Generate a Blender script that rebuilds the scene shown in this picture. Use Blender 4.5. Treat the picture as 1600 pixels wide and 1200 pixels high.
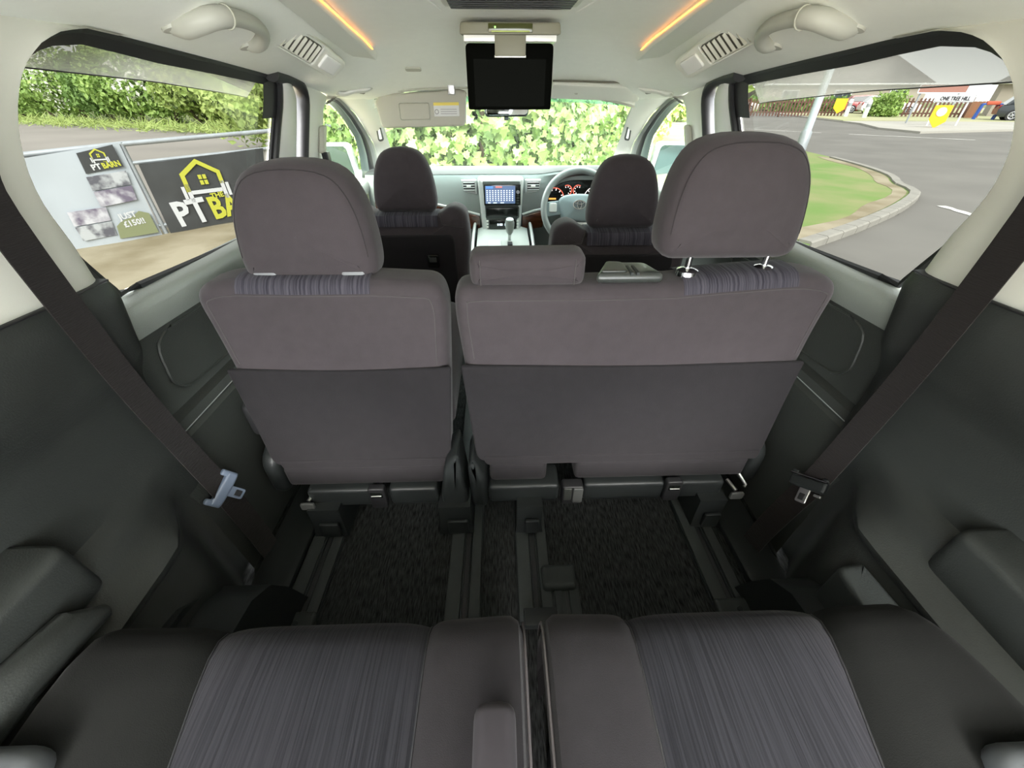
import bpy, bmesh, math, random
import numpy as np
from mathutils import Vector, Matrix
R=math.radians
rng=random.Random(7)
sc=bpy.context.scene; COL=sc.collection
for o in list(bpy.data.objects): bpy.data.objects.remove(o)

# ------------------------------------------------------------------ camera, sky, sun, exposure
cam=bpy.data.objects.new('camera',bpy.data.cameras.new('camera')); COL.objects.link(cam); sc.camera=cam
cam.data.sensor_width=36; cam.data.sensor_fit='HORIZONTAL'; cam.data.lens=36*610/1600
cam.data.clip_start=.01; cam.data.clip_end=500
cam.location=(-.038,0,1.0)
cam.rotation_euler=(R(90-36.4),0,R(-1.76))
w=bpy.data.worlds.new('overcast_sky'); sc.world=w; w.use_nodes=True
nt=w.node_tree; nt.nodes.clear()
bgn=nt.nodes.new('ShaderNodeBackground'); wo=nt.nodes.new('ShaderNodeOutputWorld')
bgn.inputs[0].default_value=(.95,.98,1.0,1); bgn.inputs[1].default_value=1.15
nt.links.new(bgn.outputs[0],wo.inputs[0])
sun=bpy.data.objects.new('sun',bpy.data.lights.new('sun','SUN')); COL.objects.link(sun)
sun.data.energy=4.0; sun.data.angle=R(40); sun.data.color=(1,.98,.95)
sun.rotation_euler=(R(52),0,R(3))
sc.view_settings.view_transform='Standard'; sc.view_settings.look='None'
sc.view_settings.gamma=1; sc.view_settings.use_curve_mapping=False
sc.view_settings.exposure=4.0
sc.cycles.use_denoising=True
sc.cycles.max_bounces=10; sc.cycles.diffuse_bounces=6; sc.cycles.transparent_max_bounces=16

# ------------------------------------------------------------------ materials
MT={}
def _new(n):
    m=bpy.data.materials.new(n); m.use_nodes=True; MT[n]=m
    return m,m.node_tree,m.node_tree.nodes['Principled BSDF']
def srgb(c):
    f=lambda v:(v/255/12.92) if v/255<.04045 else ((v/255+.055)/1.055)**2.4
    return tuple(f(x) for x in c)
def mat(n,c,rough=.5,var=0,vs=8,bump=0,bs=200,metal=0,sheen=0,emit=0,stretch=(1,1,1),spec=.5,c2=None,detail=4,coat=0):
    """c: linear base colour; var: noise mix towards c2 (or a darker c)"""
    m,t,p=_new(n); L=t.links
    p.inputs['Base Color'].default_value=(*c,1); p.inputs['Roughness'].default_value=rough
    p.inputs['Metallic'].default_value=metal; p.inputs['Specular IOR Level'].default_value=spec
    p.inputs['Sheen Weight'].default_value=sheen; p.inputs['Sheen Roughness'].default_value=.45
    p.inputs['Coat Weight'].default_value=coat
    if emit:
        p.inputs['Emission Color'].default_value=(*c,1); p.inputs['Emission Strength'].default_value=emit
    if var or bump:
        tc=t.nodes.new('ShaderNodeTexCoord'); mp=t.nodes.new('ShaderNodeMapping')
        mp.inputs['Scale'].default_value=stretch; L.new(tc.outputs['Object'],mp.inputs[0])
    if var:
        nz=t.nodes.new('ShaderNodeTexNoise'); nz.inputs['Scale'].default_value=vs; nz.inputs['Detail'].default_value=detail
        L.new(mp.outputs[0],nz.inputs[0])
        rp=t.nodes.new('ShaderNodeValToRGB'); rp.color_ramp.elements[0].position=.5-.5*(1-min(.8,var*.95)); rp.color_ramp.elements[1].position=.5+.5*(1-min(.8,var*.95))
        d=c2 if c2 else tuple(x*(1-var) for x in c)
        rp.color_ramp.elements[0].color=(*d,1); rp.color_ramp.elements[1].color=(*c,1)
        L.new(nz.outputs[0],rp.inputs[0]); L.new(rp.outputs[0],p.inputs['Base Color'])
    if bump:
        nb=t.nodes.new('ShaderNodeTexNoise'); nb.inputs['Scale'].default_value=bs; nb.inputs['Detail'].default_value=3
        L.new(mp.outputs[0],nb.inputs[0])
        b=t.nodes.new('ShaderNodeBump'); b.inputs['Strength'].default_value=bump; b.inputs['Distance'].default_value=.002
        L.new(nb.outputs[0],b.inputs['Height']); L.new(b.outputs[0],p.inputs['Normal'])
    return m
def ribbed(n,c,c2,axis=0,sc_=170):
    st=[6,6,6]; st[axis]=sc_
    m=mat(n,c,.85,var=.75,vs=1,stretch=tuple(st),c2=c2,sheen=.05,spec=.1,bump=.5,bs=1.0,detail=3)
    return m
def leafmat(n,a,b,c=None,trans=.25):
    m,t,p=_new(n); L=t.links
    g=t.nodes.new('ShaderNodeNewGeometry'); rp=t.nodes.new('ShaderNodeValToRGB')
    rp.color_ramp.elements[0].color=(*a,1); rp.color_ramp.elements[1].color=(*b,1)
    if c:
        e=rp.color_ramp.elements.new(.9); e.color=(*b,1); rp.color_ramp.elements[2].color=(*c,1)
    L.new(g.outputs['Random Per Island'],rp.inputs[0])
    L.new(rp.outputs[0],p.inputs['Base Color']); p.inputs['Roughness'].default_value=.6
    tr=t.nodes.new('ShaderNodeBsdfTranslucent'); L.new(rp.outputs[0],tr.inputs[0])
    mx=t.nodes.new('ShaderNodeMixShader'); mx.inputs[0].default_value=trans
    out=[x for x in t.nodes if x.type=='OUTPUT_MATERIAL'][0]
    L.new(p.outputs[0],mx.inputs[1]); L.new(tr.outputs[0],mx.inputs[2]); L.new(mx.outputs[0],out.inputs[0])
    return m
def glass(n,tint,refl=.06,rough=.0,haze=0,hazec=(.8,.8,.8)):
    m,t,p=_new(n); L=t.links; t.nodes.remove(p)
    out=[x for x in t.nodes if x.type=='OUTPUT_MATERIAL'][0]
    tr=t.nodes.new('ShaderNodeBsdfTransparent'); tr.inputs[0].default_value=(*tint,1)
    gl=t.nodes.new('ShaderNodeBsdfGlossy'); gl.inputs['Roughness'].default_value=rough
    fr=t.nodes.new('ShaderNodeLayerWeight'); fr.inputs[0].default_value=.12
    ml=t.nodes.new('ShaderNodeMath'); ml.operation='MULTIPLY'; ml.inputs[1].default_value=refl*6
    L.new(fr.outputs['Fresnel'],ml.inputs[0])
    mx=t.nodes.new('ShaderNodeMixShader'); L.new(ml.outputs[0],mx.inputs[0])
    L.new(tr.outputs[0],mx.inputs[1]); L.new(gl.outputs[0],mx.inputs[2])
    last=mx
    if haze:
        df=t.nodes.new('ShaderNodeBsdfTranslucent'); df.inputs[0].default_value=(*hazec,1)
        m2=t.nodes.new('ShaderNodeMixShader'); m2.inputs[0].default_value=haze
        L.new(mx.outputs[0],m2.inputs[1]); L.new(df.outputs[0],m2.inputs[2]); last=m2
    L.new(last.outputs[0],out.inputs[0]); return m

HEAD=mat('headliner_cloth',(.785,.80,.735),.9,var=.06,vs=30,bump=.12,bs=900)
BEIGE=mat('beige_plastic',(.63,.635,.57),.6,bump=.08,bs=700)
HNDL=mat('handle_beige',(.36,.36,.31),.45,spec=.3)
BEIGE2=mat('beige_plastic_darker',(.40,.40,.33),.5)
PIL=mat('beige_pillar_plastic',(.49,.49,.43),.55,bump=.08,bs=700)
GREYSIL=mat('pale_door_frame',(.55,.55,.52),.45)
DARK=mat('charcoal_grained_plastic',(.025,.0275,.0255),.45,var=.3,vs=6,bump=.2,bs=420,spec=.25)
DARKS=mat('charcoal_smooth_plastic',(.014,.016,.016),.42,spec=.25,bump=.15,bs=500)
DOORP=mat('door_grey_plastic',(.030,.033,.029),.5,bump=.3,bs=420,var=.2,vs=5)
BLACK=mat('black_rubber',(.008,.008,.009),.55)
GLOSSB=mat('black_gloss',(.006,.007,.006),.15)
VEL=mat('grey_velour',(.0465,.0395,.0425),.95,var=.22,vs=40,bump=.25,bs=900,sheen=.10,spec=.1)
VELD=mat('charcoal_velour',(.0175,.016,.0172),.95,var=.2,vs=40,bump=.25,bs=900,sheen=.05,spec=.1)
VELO=mat('black_velour',(.0065,.0068,.0062),.95,var=.3,vs=14,bump=.25,bs=800,sheen=.02,spec=.06)
RIBX=ribbed('ribbed_upholstery',(.062,.058,.070),(.022,.020,.027),0,240)
RIBC=ribbed('ribbed_cushion_upholstery',(.0160,.0157,.0185),(.0075,.0073,.0090),0,520)
ARMV=mat('armrest_velour',(.030,.027,.030),.95,var=.2,vs=40,spec=.1,sheen=.05)
SEAMD=mat('dark_seam',(.028,.025,.026),.9,spec=.1)
SEAM=mat('seam_thread',(.062,.056,.057),.9,spec=.1)
BELT=mat('belt_webbing',(.0075,.0058,.0053),.8,spec=.08,bump=.5,bs=60,stretch=(1,1,12),sheen=.2)
CARP=mat('speckled_carpet',(.034,.0355,.035),1.0,spec=.05,var=.72,vs=1,stretch=(300,40,300),c2=(.0065,.0068,.0067),detail=5,bump=.8,bs=1.2)
RAILM=mat('rail_plastic',(.033,.0375,.0365),.6,spec=.2,bump=.2,bs=300,var=.3,vs=20)
CHROME=mat('chrome',(.75,.75,.76),.12,metal=1)
STEEL=mat('satin_steel',(.5,.5,.5),.35,metal=1)
BLUEP=mat('slate_grey_plastic',(.10,.125,.17),.4)
SILV=mat('silver_trim',(.52,.54,.52),.35,metal=.4)
DASH=mat('dash_soft_plastic',(.24,.27,.26),.6,bump=.2,bs=500)
WOOD=mat('walnut_trim',(.14,.045,.02),.2,var=.7,vs=9,stretch=(1,1,5),c2=(.05,.014,.006),coat=.6)
ORANGE=mat('amber_light',(1.0,.42,.11),.5,emit=.15)
SCR=mat('screen_glass_black',(.0012,.0014,.0009),.6,spec=.015)
SCR2=mat('screen_panel_dark',(.0022,.0026,.0017),.5,spec=.02)
LCD=mat('display_blue_grey',(.10,.14,.26),.3,emit=0.032)
LCDW=mat('display_white',(.8,.85,1),.3,emit=0.041)
LCDR=mat('display_red',(.9,.2,.15),.3,emit=0.036)
LCDB=mat('display_blue',(.1,.25,.8),.3,emit=0.036)
GAUW=mat('gauge_white',(1,.85,.85),.3,emit=0.087)
GAUR=mat('gauge_red',(1,.16,.10),.3,emit=0.075)
GAUO=mat('gauge_orange',(1,.4,.08),.3,emit=0.075)
GRN=mat('green_led',(.3,1,.15),.3,emit=0.100)
SLV=mat('sleeve_grey',(.16,.165,.17),.35,spec=.3)
LENS=mat('clear_lamp_lens',(.72,.72,.68),.2)
WHITE=mat('white_print',(.75,.75,.75),.6)
GREYT=mat('pale_grey_print',(.45,.45,.47),.6)
YEL=mat('yellow_print',(.75,.60,.12),.6)
TINT=glass('privacy_glass',(.078,.080,.076),.012)
CLEAR=glass('clear_glass',(.85,.88,.84),.03)
WSCR=glass('windscreen_glass',(.70,.74,.70),.015)
FDG=glass('front_door_glass',(.40,.44,.38),.02)
VISM=glass('smoked_deflector',(.62,.61,.59),.05,rough=.25,haze=.45,hazec=(.62,.61,.54))
MIRR=mat('mirror_glass',(.85,.88,.9),.03,metal=1)
CARG=mat('silver_car_paint',(.42,.46,.48),.25,metal=.5,coat=.5)

# ------------------------------------------------------------------ mesh builder
def V(*a): return Vector(a)
class MB:
    def __init__(s): s.v=[]; s.f=[]
    def add(s,vs,fs):
        n=len(s.v); s.v+= [tuple(v) for v in vs]; s.f+=[tuple(i+n for i in f) for f in fs]; return s
    def loft(s,rings,closed=True,caps=True):
        m=len(rings[0]); vs=[p for r in rings for p in r]; fs=[]
        for i in range(len(rings)-1):
            for j in range(m if closed else m-1):
                k=(j+1)%m; fs.append((i*m+j,i*m+k,(i+1)*m+k,(i+1)*m+j))
        if caps and closed:
            fs.append(tuple(range(m))[::-1]); b=(len(rings)-1)*m; fs.append(tuple(b+j for j in range(m)))
        return s.add(vs,fs)
    def grid(s,fn,nu,nv):
        return s.loft([[fn(i/nu,j/nv) for j in range(nv+1)] for i in range(nu+1)],closed=False)
    def ruled(s,A,B,K=4,fn=None):
        rows=[]
        for k in range(K+1):
            t=k/K; rows.append([Vector(a).lerp(Vector(b),t) if fn is None else fn(Vector(a),Vector(b),t) for a,b in zip(A,B)])
        return s.loft(rows,closed=False)
    def box(s,c,d,bev=0,rot=None):
        bm=bmesh.new(); bmesh.ops.create_cube(bm,size=1)
        for v in bm.verts: v.co=Vector((v.co.x*d[0],v.co.y*d[1],v.co.z*d[2]))
        if bev: bmesh.ops.bevel(bm,geom=bm.edges[:],offset=min(bev,min(d)*.45),segments=2,profile=.6,affect='EDGES')
        M=(rot.to_matrix() if hasattr(rot,'to_matrix') else rot) if rot is not None else None
        bm.verts.index_update()
        vs=[(M@v.co if M is not None else v.co)+Vector(c) for v in bm.verts]
        fs=[[v.index for v in f.verts] for f in bm.faces]; bm.free()
        return s.add(vs,fs)
    def bx(s,x0,x1,y0,y1,z0,z1,bev=0):
        return s.box(((x0+x1)/2,(y0+y1)/2,(z0+z1)/2),(abs(x1-x0),abs(y1-y0),abs(z1-z0)),bev)
    def tube(s,path,r,n=8,closed=False,flat=1.0,upv=None):
        P=[Vector(p) for p in path]; m=len(P); rings=[]
        rr=r if isinstance(r,(list,tuple)) else [r]*m
        prev=None
        for i,p in enumerate(P):
            if closed: t=(P[(i+1)%m]-P[i-1]).normalized()
            else: t=(P[min(i+1,m-1)]-P[max(i-1,0)]).normalized()
            if prev is None:
                a=Vector(upv) if upv else (Vector((0,0,1)) if abs(t.z)<.9 else Vector((1,0,0)))
            else: a=prev
            u=(a-t*a.dot(t)).normalized(); prev=u; q=t.cross(u)
            rings.append([p+u*(rr[i]*math.cos(2*math.pi*k/n))+q*(rr[i]*flat*math.sin(2*math.pi*k/n)) for k in range(n)])
        if closed: rings.append(rings[0]); return s.loft(rings,True,False)
        return s.loft(rings,True,True)
    def pillow(s,out,t,r,fr,bf=0,bb=0,nr=4,nb=3,rb=None):
        """out: 2D outline; t thickness along c; r edge rounding; bf/bb bulges at c=0 / c=t sides"""
        O=[Vector((p[0],p[1])) for p in out]; m=len(O)
        ar=sum(O[i].x*O[(i+1)%m].y-O[(i+1)%m].x*O[i].y for i in range(m))
        if ar<0: O=O[::-1]
        N=[]
        for i in range(m):
            e1=(O[i]-O[i-1]); e2=(O[(i+1)%m]-O[i])
            n1=Vector((-e1.y,e1.x)); n2=Vector((-e2.y,e2.x))
            if n1.length>0:n1.normalize()
            if n2.length>0:n2.normalize()
            n=n1+n2; n=n.normalized() if n.length>1e-6 else n1
            N.append(n)
        r=min(r,t*.499); rb=r if rb is None else min(rb,t*.499)
        cen=sum(O,Vector((0,0)))/m
        rings=[]
        def inset(d): return [O[i]+N[i]*d for i in range(m)]
        base=inset(r)
        for k in range(nb):
            q=max(.02,k/nb)
            rings.append([(cen+(p-cen)*q,-bf*(1-q*q)) for p in base])
        for k in range(nr+1):
            a=math.pi/2*k/nr
            rings.append([(p,r*(1-math.cos(a))) for p in inset(r*(1-math.sin(a)))])
        baseb=inset(rb)
        for k in range(nr+1):
            a=math.pi/2*k/nr
            rings.append([(p,t-rb+rb*math.sin(a)) for p in inset(rb*(1-math.cos(a)))])
        for k in range(nb-1,-1,-1):
            q=max(.02,k/nb)
            rings.append([(cen+(p-cen)*q,t+bb*(1-q*q)) for p in baseb])
        return s.loft([[fr(p.x,p.y,c) for p,c in rg] for rg in rings],True,True)
    @staticmethod
    def ring(out,ins,c,fr):
        O=[Vector((p[0],p[1])) for p in out]; m=len(O)
        if sum(O[i].x*O[(i+1)%m].y-O[(i+1)%m].x*O[i].y for i in range(m))<0: O=O[::-1]
        res=[]
        for i in range(m):
            e1=O[i]-O[i-1]; e2=O[(i+1)%m]-O[i]
            n=Vector((-e1.y,e1.x)).normalized()+Vector((-e2.y,e2.x)).normalized(); n.normalize()
            q=O[i]+n*ins; res.append(fr(q.x,q.y,c))
        return res
    def lathe(s,prof,o,ax=(0,0,1),n=20):
        ax=Vector(ax).normalized(); a=Vector((1,0,0)) if abs(ax.x)<.9 else Vector((0,1,0))
        u=(a-ax*a.dot(ax)).normalized(); q=ax.cross(u); o=Vector(o)
        return s.loft([[o+ax*h+(u*math.cos(2*math.pi*k/n)+q*math.sin(2*math.pi*k/n))*r for k in range(n)] for r,h in prof],True,True)
def fr(o,ax,ay,az):
    o,ax,ay,az=map(Vector,(o,ax,ay,az)); return lambda a,b,c:o+ax*a+ay*b+az*c
def rnd(pts,n=5):
    """polygon [(x,y,r)] with rounded corners"""
    out=[]; m=len(pts)
    for i in range(m):
        p=Vector(pts[i][:2]); a=Vector(pts[i-1][:2]); b=Vector(pts[(i+1)%m][:2]); r=pts[i][2] if len(pts[i])>2 else 0
        if r<=0: out.append(tuple(p)); continue
        d1=min(r,(a-p).length*.49); d2=min(r,(b-p).length*.49)
        p1=p+(a-p).normalized()*d1; p2=p+(b-p).normalized()*d2
        for k in range(n+1):
            t=k/n; out.append(tuple(p1*(1-t)**2+p*2*t*(1-t)+p2*t*t))
    return out
def dens(out,step):
    res=[]; m=len(out)
    for i in range(m):
        a=Vector(out[i]); b=Vector(out[(i+1)%m]); k=max(1,int((b-a).length/step))
        for j in range(k): res.append(tuple(a.lerp(b,j/k)))
    return res
def rrect(x0,x1,y0,y1,r,n=5): return rnd([(x0,y0,r),(x1,y0,r),(x1,y1,r),(x0,y1,r)],n)

WL={}
def put(o,parent):
    COL.objects.link(o)
    if parent: o.parent=parent
def obj(name,mb,m,parent=None,smooth=40,label=None,kind=None,cat=None,group=None,loc=None):
    off=WL.get(parent.name,Vector()) if parent else (Vector(loc) if loc else Vector())
    me=bpy.data.meshes.new(name); me.from_pydata([tuple(Vector(v)-off) for v in mb.v],[],mb.f)
    bm=bmesh.new(); bm.from_mesh(me); bmesh.ops.recalc_face_normals(bm,faces=bm.faces[:]); bm.to_mesh(me); bm.free()
    if smooth: me.shade_smooth(); me.set_sharp_from_angle(angle=R(smooth))
    me.materials.append(m); o=bpy.data.objects.new(name,me); put(o,parent)
    if parent is None and loc: o.location=loc
    WL[o.name]=off
    for k,v in (('label',label),('kind',kind),('category',cat),('group',group)):
        if v: o[k]=v
    return o
def thing(name,label,cat,loc=(0,0,0),group=None):
    o=bpy.data.objects.new(name,None); COL.objects.link(o); o.location=loc; o.empty_display_size=.05
    o['label']=label; o['category']=cat
    if group:o['group']=group
    WL[o.name]=Vector(loc); return o
def text(name,body,size,o,ax,ay,m,parent,ext=.001,bold=0,align='LEFT',sx=1):
    c=bpy.data.curves.new(name,'FONT'); c.body=body; c.size=size; c.extrude=ext; c.offset=bold; c.align_x=align; c.align_y='BOTTOM_BASELINE'
    c.resolution_u=2
    t=bpy.data.objects.new(name,c); c.materials.append(m); COL.objects.link(t)
    ax=Vector(ax).normalized(); ay=Vector(ay).normalized(); az=ax.cross(ay)
    me=bpy.data.meshes.new_from_object(t); bpy.data.objects.remove(t); bpy.data.curves.remove(c)
    t=bpy.data.objects.new(name,me); me.name=name; put(t,parent)
    t.rotation_euler=Matrix((ax,ay,az)).transposed().to_euler(); t.location=Vector(o)-WL.get(parent.name,Vector()); t.scale=(sx,1,1)
    return t
def interp(x,pts):
    if x<=pts[0][0]: return pts[0][1]
    for (a,b),(c,d) in zip(pts,pts[1:]):
        if x<=c: return b+(d-b)*(x-a)/(c-a)
    return pts[-1][1]
def sstep(a,b,x):
    t=max(0,min(1,(x-a)/(b-a))); return t*t*(3-2*t)
def resamp(P,n):
    P=[Vector(p) for p in P]; L=[0]
    for a,b in zip(P,P[1:]): L.append(L[-1]+(b-a).length)
    out=[]
    for i in range(n):
        t=L[-1]*i/(n-1); k=0
        while k<len(P)-2 and L[k+1]<t: k+=1
        out.append(P[k].lerp(P[k+1],(t-L[k])/max(1e-9,L[k+1]-L[k])))
    return out
def spline(P,n):
    """catmull-rom through P, n samples per span"""
    P=[Vector(p) for p in P]; out=[]
    for i in range(len(P)-1):
        a,b,c,d=P[max(i-1,0)],P[i],P[i+1],P[min(i+2,len(P)-1)]
        for k in range(n):
            t=k/n; out.append(.5*((2*b)+(c-a)*t+(2*a-5*b+4*c-d)*t*t+(3*b-a-3*c+d)*t**3))
    out.append(P[-1]); return out

# ================================================================== EXTERIOR GROUND
GZ=-.45
GRASS=mat('mown_grass',(.13,.22,.048),1,var=.8,vs=.9,c2=(.22,.235,.095),detail=8,bump=.6,bs=30)
GRASSF=mat('sunlit_grass',(.13,.18,.05),1,var=.6,vs=.9,c2=(.20,.20,.10),detail=8,bump=.5,bs=30)
ROAD=mat('worn_tarmac',(.175,.165,.150),.95,var=.35,vs=.7,detail=9,bump=.4,bs=60)
LOT=mat('car_park_tarmac',(.265,.24,.215),.95,var=.35,vs=.35,detail=9,bump=.4,bs=60)
SAND=mat('sandy_gravel',(.31,.27,.19),1,var=.75,vs=1.8,c2=(.20,.165,.10),detail=10,bump=.9,bs=50)
KERB=mat('kerb_concrete',(.30,.285,.255),.9,var=.3,vs=6,bump=.4,bs=60)
PAINT=mat('road_paint',(.75,.74,.70),.8,var=.3,vs=9,c2=(.4,.39,.36))
def flat(name,pts,z,m,thick=.04,parent=None,kind='structure',**k):
    mb=MB(); n=len(pts)
    mb.add([(p[0],p[1],z) for p in pts]+[(p[0],p[1],z-thick) for p in pts],
        [tuple(range(n)),tuple(range(n,2*n))[::-1]]+[(i,(i+1)%n,n+(i+1)%n,n+i) for i in range(n)])
    return obj(name,mb,m,parent,smooth=0,kind=kind,**k)
flat('ground',[(-120,-60),(120,-60),(120,140),(-120,140)],GZ-.02,GRASSF)
flat('car_park',[(-110,-50),(-3.2,-50),(-3.2,6.2),(-4.5,8),(-9.6,20.2),(-16.7,24.4),(-24.5,30.2),(-34,34.5),(-110,45)],GZ,LOT)
flat('bounce_ground',[(-3.4,-30),(8,-30),(8,-2.5),(1.0,-1.0),(1.0,4.4),(-1.0,4.4),(-1.0,-3)],GZ+.012,mat('pale_bounce_ground',(.37,.37,.355),.9,var=.2,vs=1.5),thick=.03)  # unseen pale ground added to bounce neutral daylight up to the ceiling
flat('path_gravel',[(-1.0,-20),(-1.0,6.6),(-3.6,6.6),(-6.4,3.9),(-14,-4),(-20,-20)],GZ+.01,SAND,thick=.03)
road=flat('road',[(1.0,-50),(110,-50),(110,18),(40,20),(26.7,23.06),(20.2,21.6),(20.5,24.5),(22.8,28.8),(27,44),(34,70),(13,70),(11,24),(9.4,12.4),(8.5,9.2),(7.72,7.8),(7.41,7.36),(6.0,6.1),(4.72,5.2),(3.57,4.5),(1.0,3.4)],GZ,ROAD)
def streak(pts,wd): 
    P=resamp(pts,8); mb=MB()
    a=[];b=[]
    for i,p in enumerate(P):
        t=(P[min(i+1,7)]-P[max(i-1,0)]).normalized(); n=Vector((-t.y,t.x,0))*wd*(.5+.12*math.sin(i*2.3))
        a.append((p.x+n.x,p.y+n.y,GZ+.006)); b.append((p.x-n.x,p.y-n.y,GZ+.006))
    mb.ruled(a,b,1); return mb
obj('road_marking',streak([(7.2,6.66,0),(7.15,6.3,0),(7.05,5.8,0)],.14),PAINT,road,smooth=0)
obj('road_marking',streak([(16.5,21.3,0),(19.5,18.2,0)],.18),PAINT,road,smooth=0)
obj('road_marking',streak([(13.5,25,0),(15.8,22.2,0)],.18),PAINT,road,smooth=0)
isl=[(3.57,4.52),(4.72,5.24),(6.0,6.14),(7.0,6.95),(7.41,7.36),(7.62,7.6),(7.72,7.9),(7.9,8.3),(8.5,9.2),(9.0,10.6),(9.38,12.3),(10.2,18),(11,24)]
kc=[Vector((x,y,GZ)) for x,y in isl]
verge=flat('ground_verge',isl+[(13,70),(-10,70),(-8,20),(-1,9),(-1,6.5),(1.2,3.6)],GZ+.06,GRASS,thick=.1)
# kerbstones round the verge, one by one
kp=resamp(spline(kc[:11],6),26)
kerb=bpy.data.objects.new('kerb',None); COL.objects.link(kerb); kerb['kind']='structure'; WL['kerb']=Vector()
for a,b in zip(kp,kp[1:]):
    d=(b-a); n=Vector((-d.y,d.x,0)).normalized(); a2=a.lerp(b,.02); b2=a.lerp(b,.98)
    mb=MB().loft([[p+n*-.02+V(0,0,-.03),p+n*-.02+V(0,0,.075),p+n*.0+V(0,0,.09),p+n*.13+V(0,0,.09),p+n*.13+V(0,0,-.03)] for p in (a2,b2)])
    obj('kerbstone',mb,KERB,kerb,smooth=0)
dirt=MB()
obj('verge_edge',MB().ruled([p+V(-.14,.1,.067) for p in kp],[p+V(-.34-.06*math.sin(i*.9),.22+.05*math.sin(i*1.1),.064) for i,p in enumerate(kp)],2),SAND,verge,smooth=0,label='bare sandy strip behind the kerb')
pav=flat('pavement',[(20.2,21.6),(26.7,23.06),(40,20),(110,18),(110,60),(34,70),(27,44),(22.8,28.8),(20.5,24.5)],GZ+.09,mat('pavement_slabs',(.42,.40,.36),.95,var=.25,vs=.5,detail=8),thick=.12)
flat('ground_strip',[(23.6,31.5),(34,30),(60,34),(60,60),(34,60),(27.5,44)],GZ+.12,mat('verge_grass_far',(.30,.33,.16),1,var=.4,vs=.6,c2=(.42,.38,.25)),thick=.06)

# ------------------------------------------------------------------ foliage
def leaves(n,samp,size,shape=None,up=.4,seed=1):
    r=np.random.default_rng(seed)
    P,Nn=samp(n,r)
    sh=np.array(shape if shape is not None else [(0,0,0),(.34,.45,.10),(0,1,-.05),(-.34,.45,.10)],float)
    k=len(sh); s=size*(.6+.8*r.random(n))
    d=Nn+r.normal(0,.6,(n,3)); d[:,2]+=up*.2; d/=np.linalg.norm(d,axis=1)[:,None]
    t=r.normal(0,1,(n,3)); t-=d*np.sum(t*d,1)[:,None]; t/=np.linalg.norm(t,axis=1)[:,None]
    b=np.cross(d,t)
    vs=P[:,None,:]+s[:,None,None]*(sh[None,:,0,None]*b[:,None,:]+sh[None,:,1,None]*t[:,None,:]+sh[None,:,2,None]*d[:,None,:])
    return vs.reshape(-1,3),k
def leafobj(name,n,samp,size,m,parent,shape=None,seed=1,kind='stuff',label=None):
    vs,k=leaves(n,samp,size,shape,seed=seed)
    off=np.array(WL[parent.name]); me=bpy.data.meshes.new(name)
    N=len(vs)//k
    me.from_pydata((vs-off).tolist(),[],[tuple(range(i*k,i*k+k)) for i in range(N)])
    me.materials.append(m); o=bpy.data.objects.new(name,me); put(o,parent)
    if kind:o['kind']=kind
    if label:o['label']=label
    return o
def ell(c,rad,squash=.55):
    c=np.array(c);rad=np.array(rad)
    # lumpy crown: several lobes inside an ellipsoid
    def f(n,r):
        L=9; lc=r.normal(0,1,(L,3)); lc/=np.linalg.norm(lc,axis=1)[:,None]; lc*=.55*r.random((L,1))**.4
        i=r.integers(0,L,n); q=r.normal(0,1,(n,3)); q/=np.linalg.norm(q,axis=1)[:,None]
        p=lc[i]+q*.5*(r.random((n,1))**.35)
        P=c+p*rad; P[:,2]=np.maximum(P[:,2],GZ+.02)
        return P,q
    return f
LV1=leafmat('hedge_leaves',(.20,.32,.08),(.40,.55,.16))
LV2=leafmat('pale_hedge_leaves',(.22,.31,.07),(.40,.48,.15))
LVD=leafmat('dark_hedge_leaves',(.12,.21,.06),(.24,.38,.10))
LVW=leafmat('hawthorn_blossom',(.75,.75,.65),(.9,.9,.85))
LVS=leafmat('sycamore_leaves',(.055,.105,.020),(.095,.145,.033),(.125,.168,.05),trans=.3)
BARK=mat('bark',(.12,.09,.06),.9,var=.4,vs=20)
def bush(loc,rad,n,size,m,label,cat='bush',group=None,blossom=0,seed=1,name='hedge_bush'):
    x,y,z=loc; t=thing(name,label,cat,(x,y,GZ),group)
    leafobj('foliage',n,ell((x,y,GZ+rad[2]*.82),rad),size,m,t,seed=seed)
    mb=MB(); r=random.Random(seed)
    for k in range(4):
        a=r.random()*6.28; mb.tube([(x+.1*math.cos(a),y+.1*math.sin(a),GZ-.05),(x+.3*rad[0]*math.cos(a),y+.3*rad[1]*math.sin(a),GZ+rad[2]*.6),(x+.55*rad[0]*math.cos(a+.4),y+.5*rad[1]*math.sin(a+.4),GZ+rad[2]*1.2)],[.07,.05,.02],5)
    obj('stem',mb,BARK,t)
    if blossom: leafobj('blossom',blossom,ell((x-.15*rad[0],y-.35*rad[1],GZ+rad[2]*.95),(rad[0]*.75,rad[1]*.75,rad[2]*.75)),size*.8,LVW,t,seed=seed+50,label='white blossom')
    return t
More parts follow.
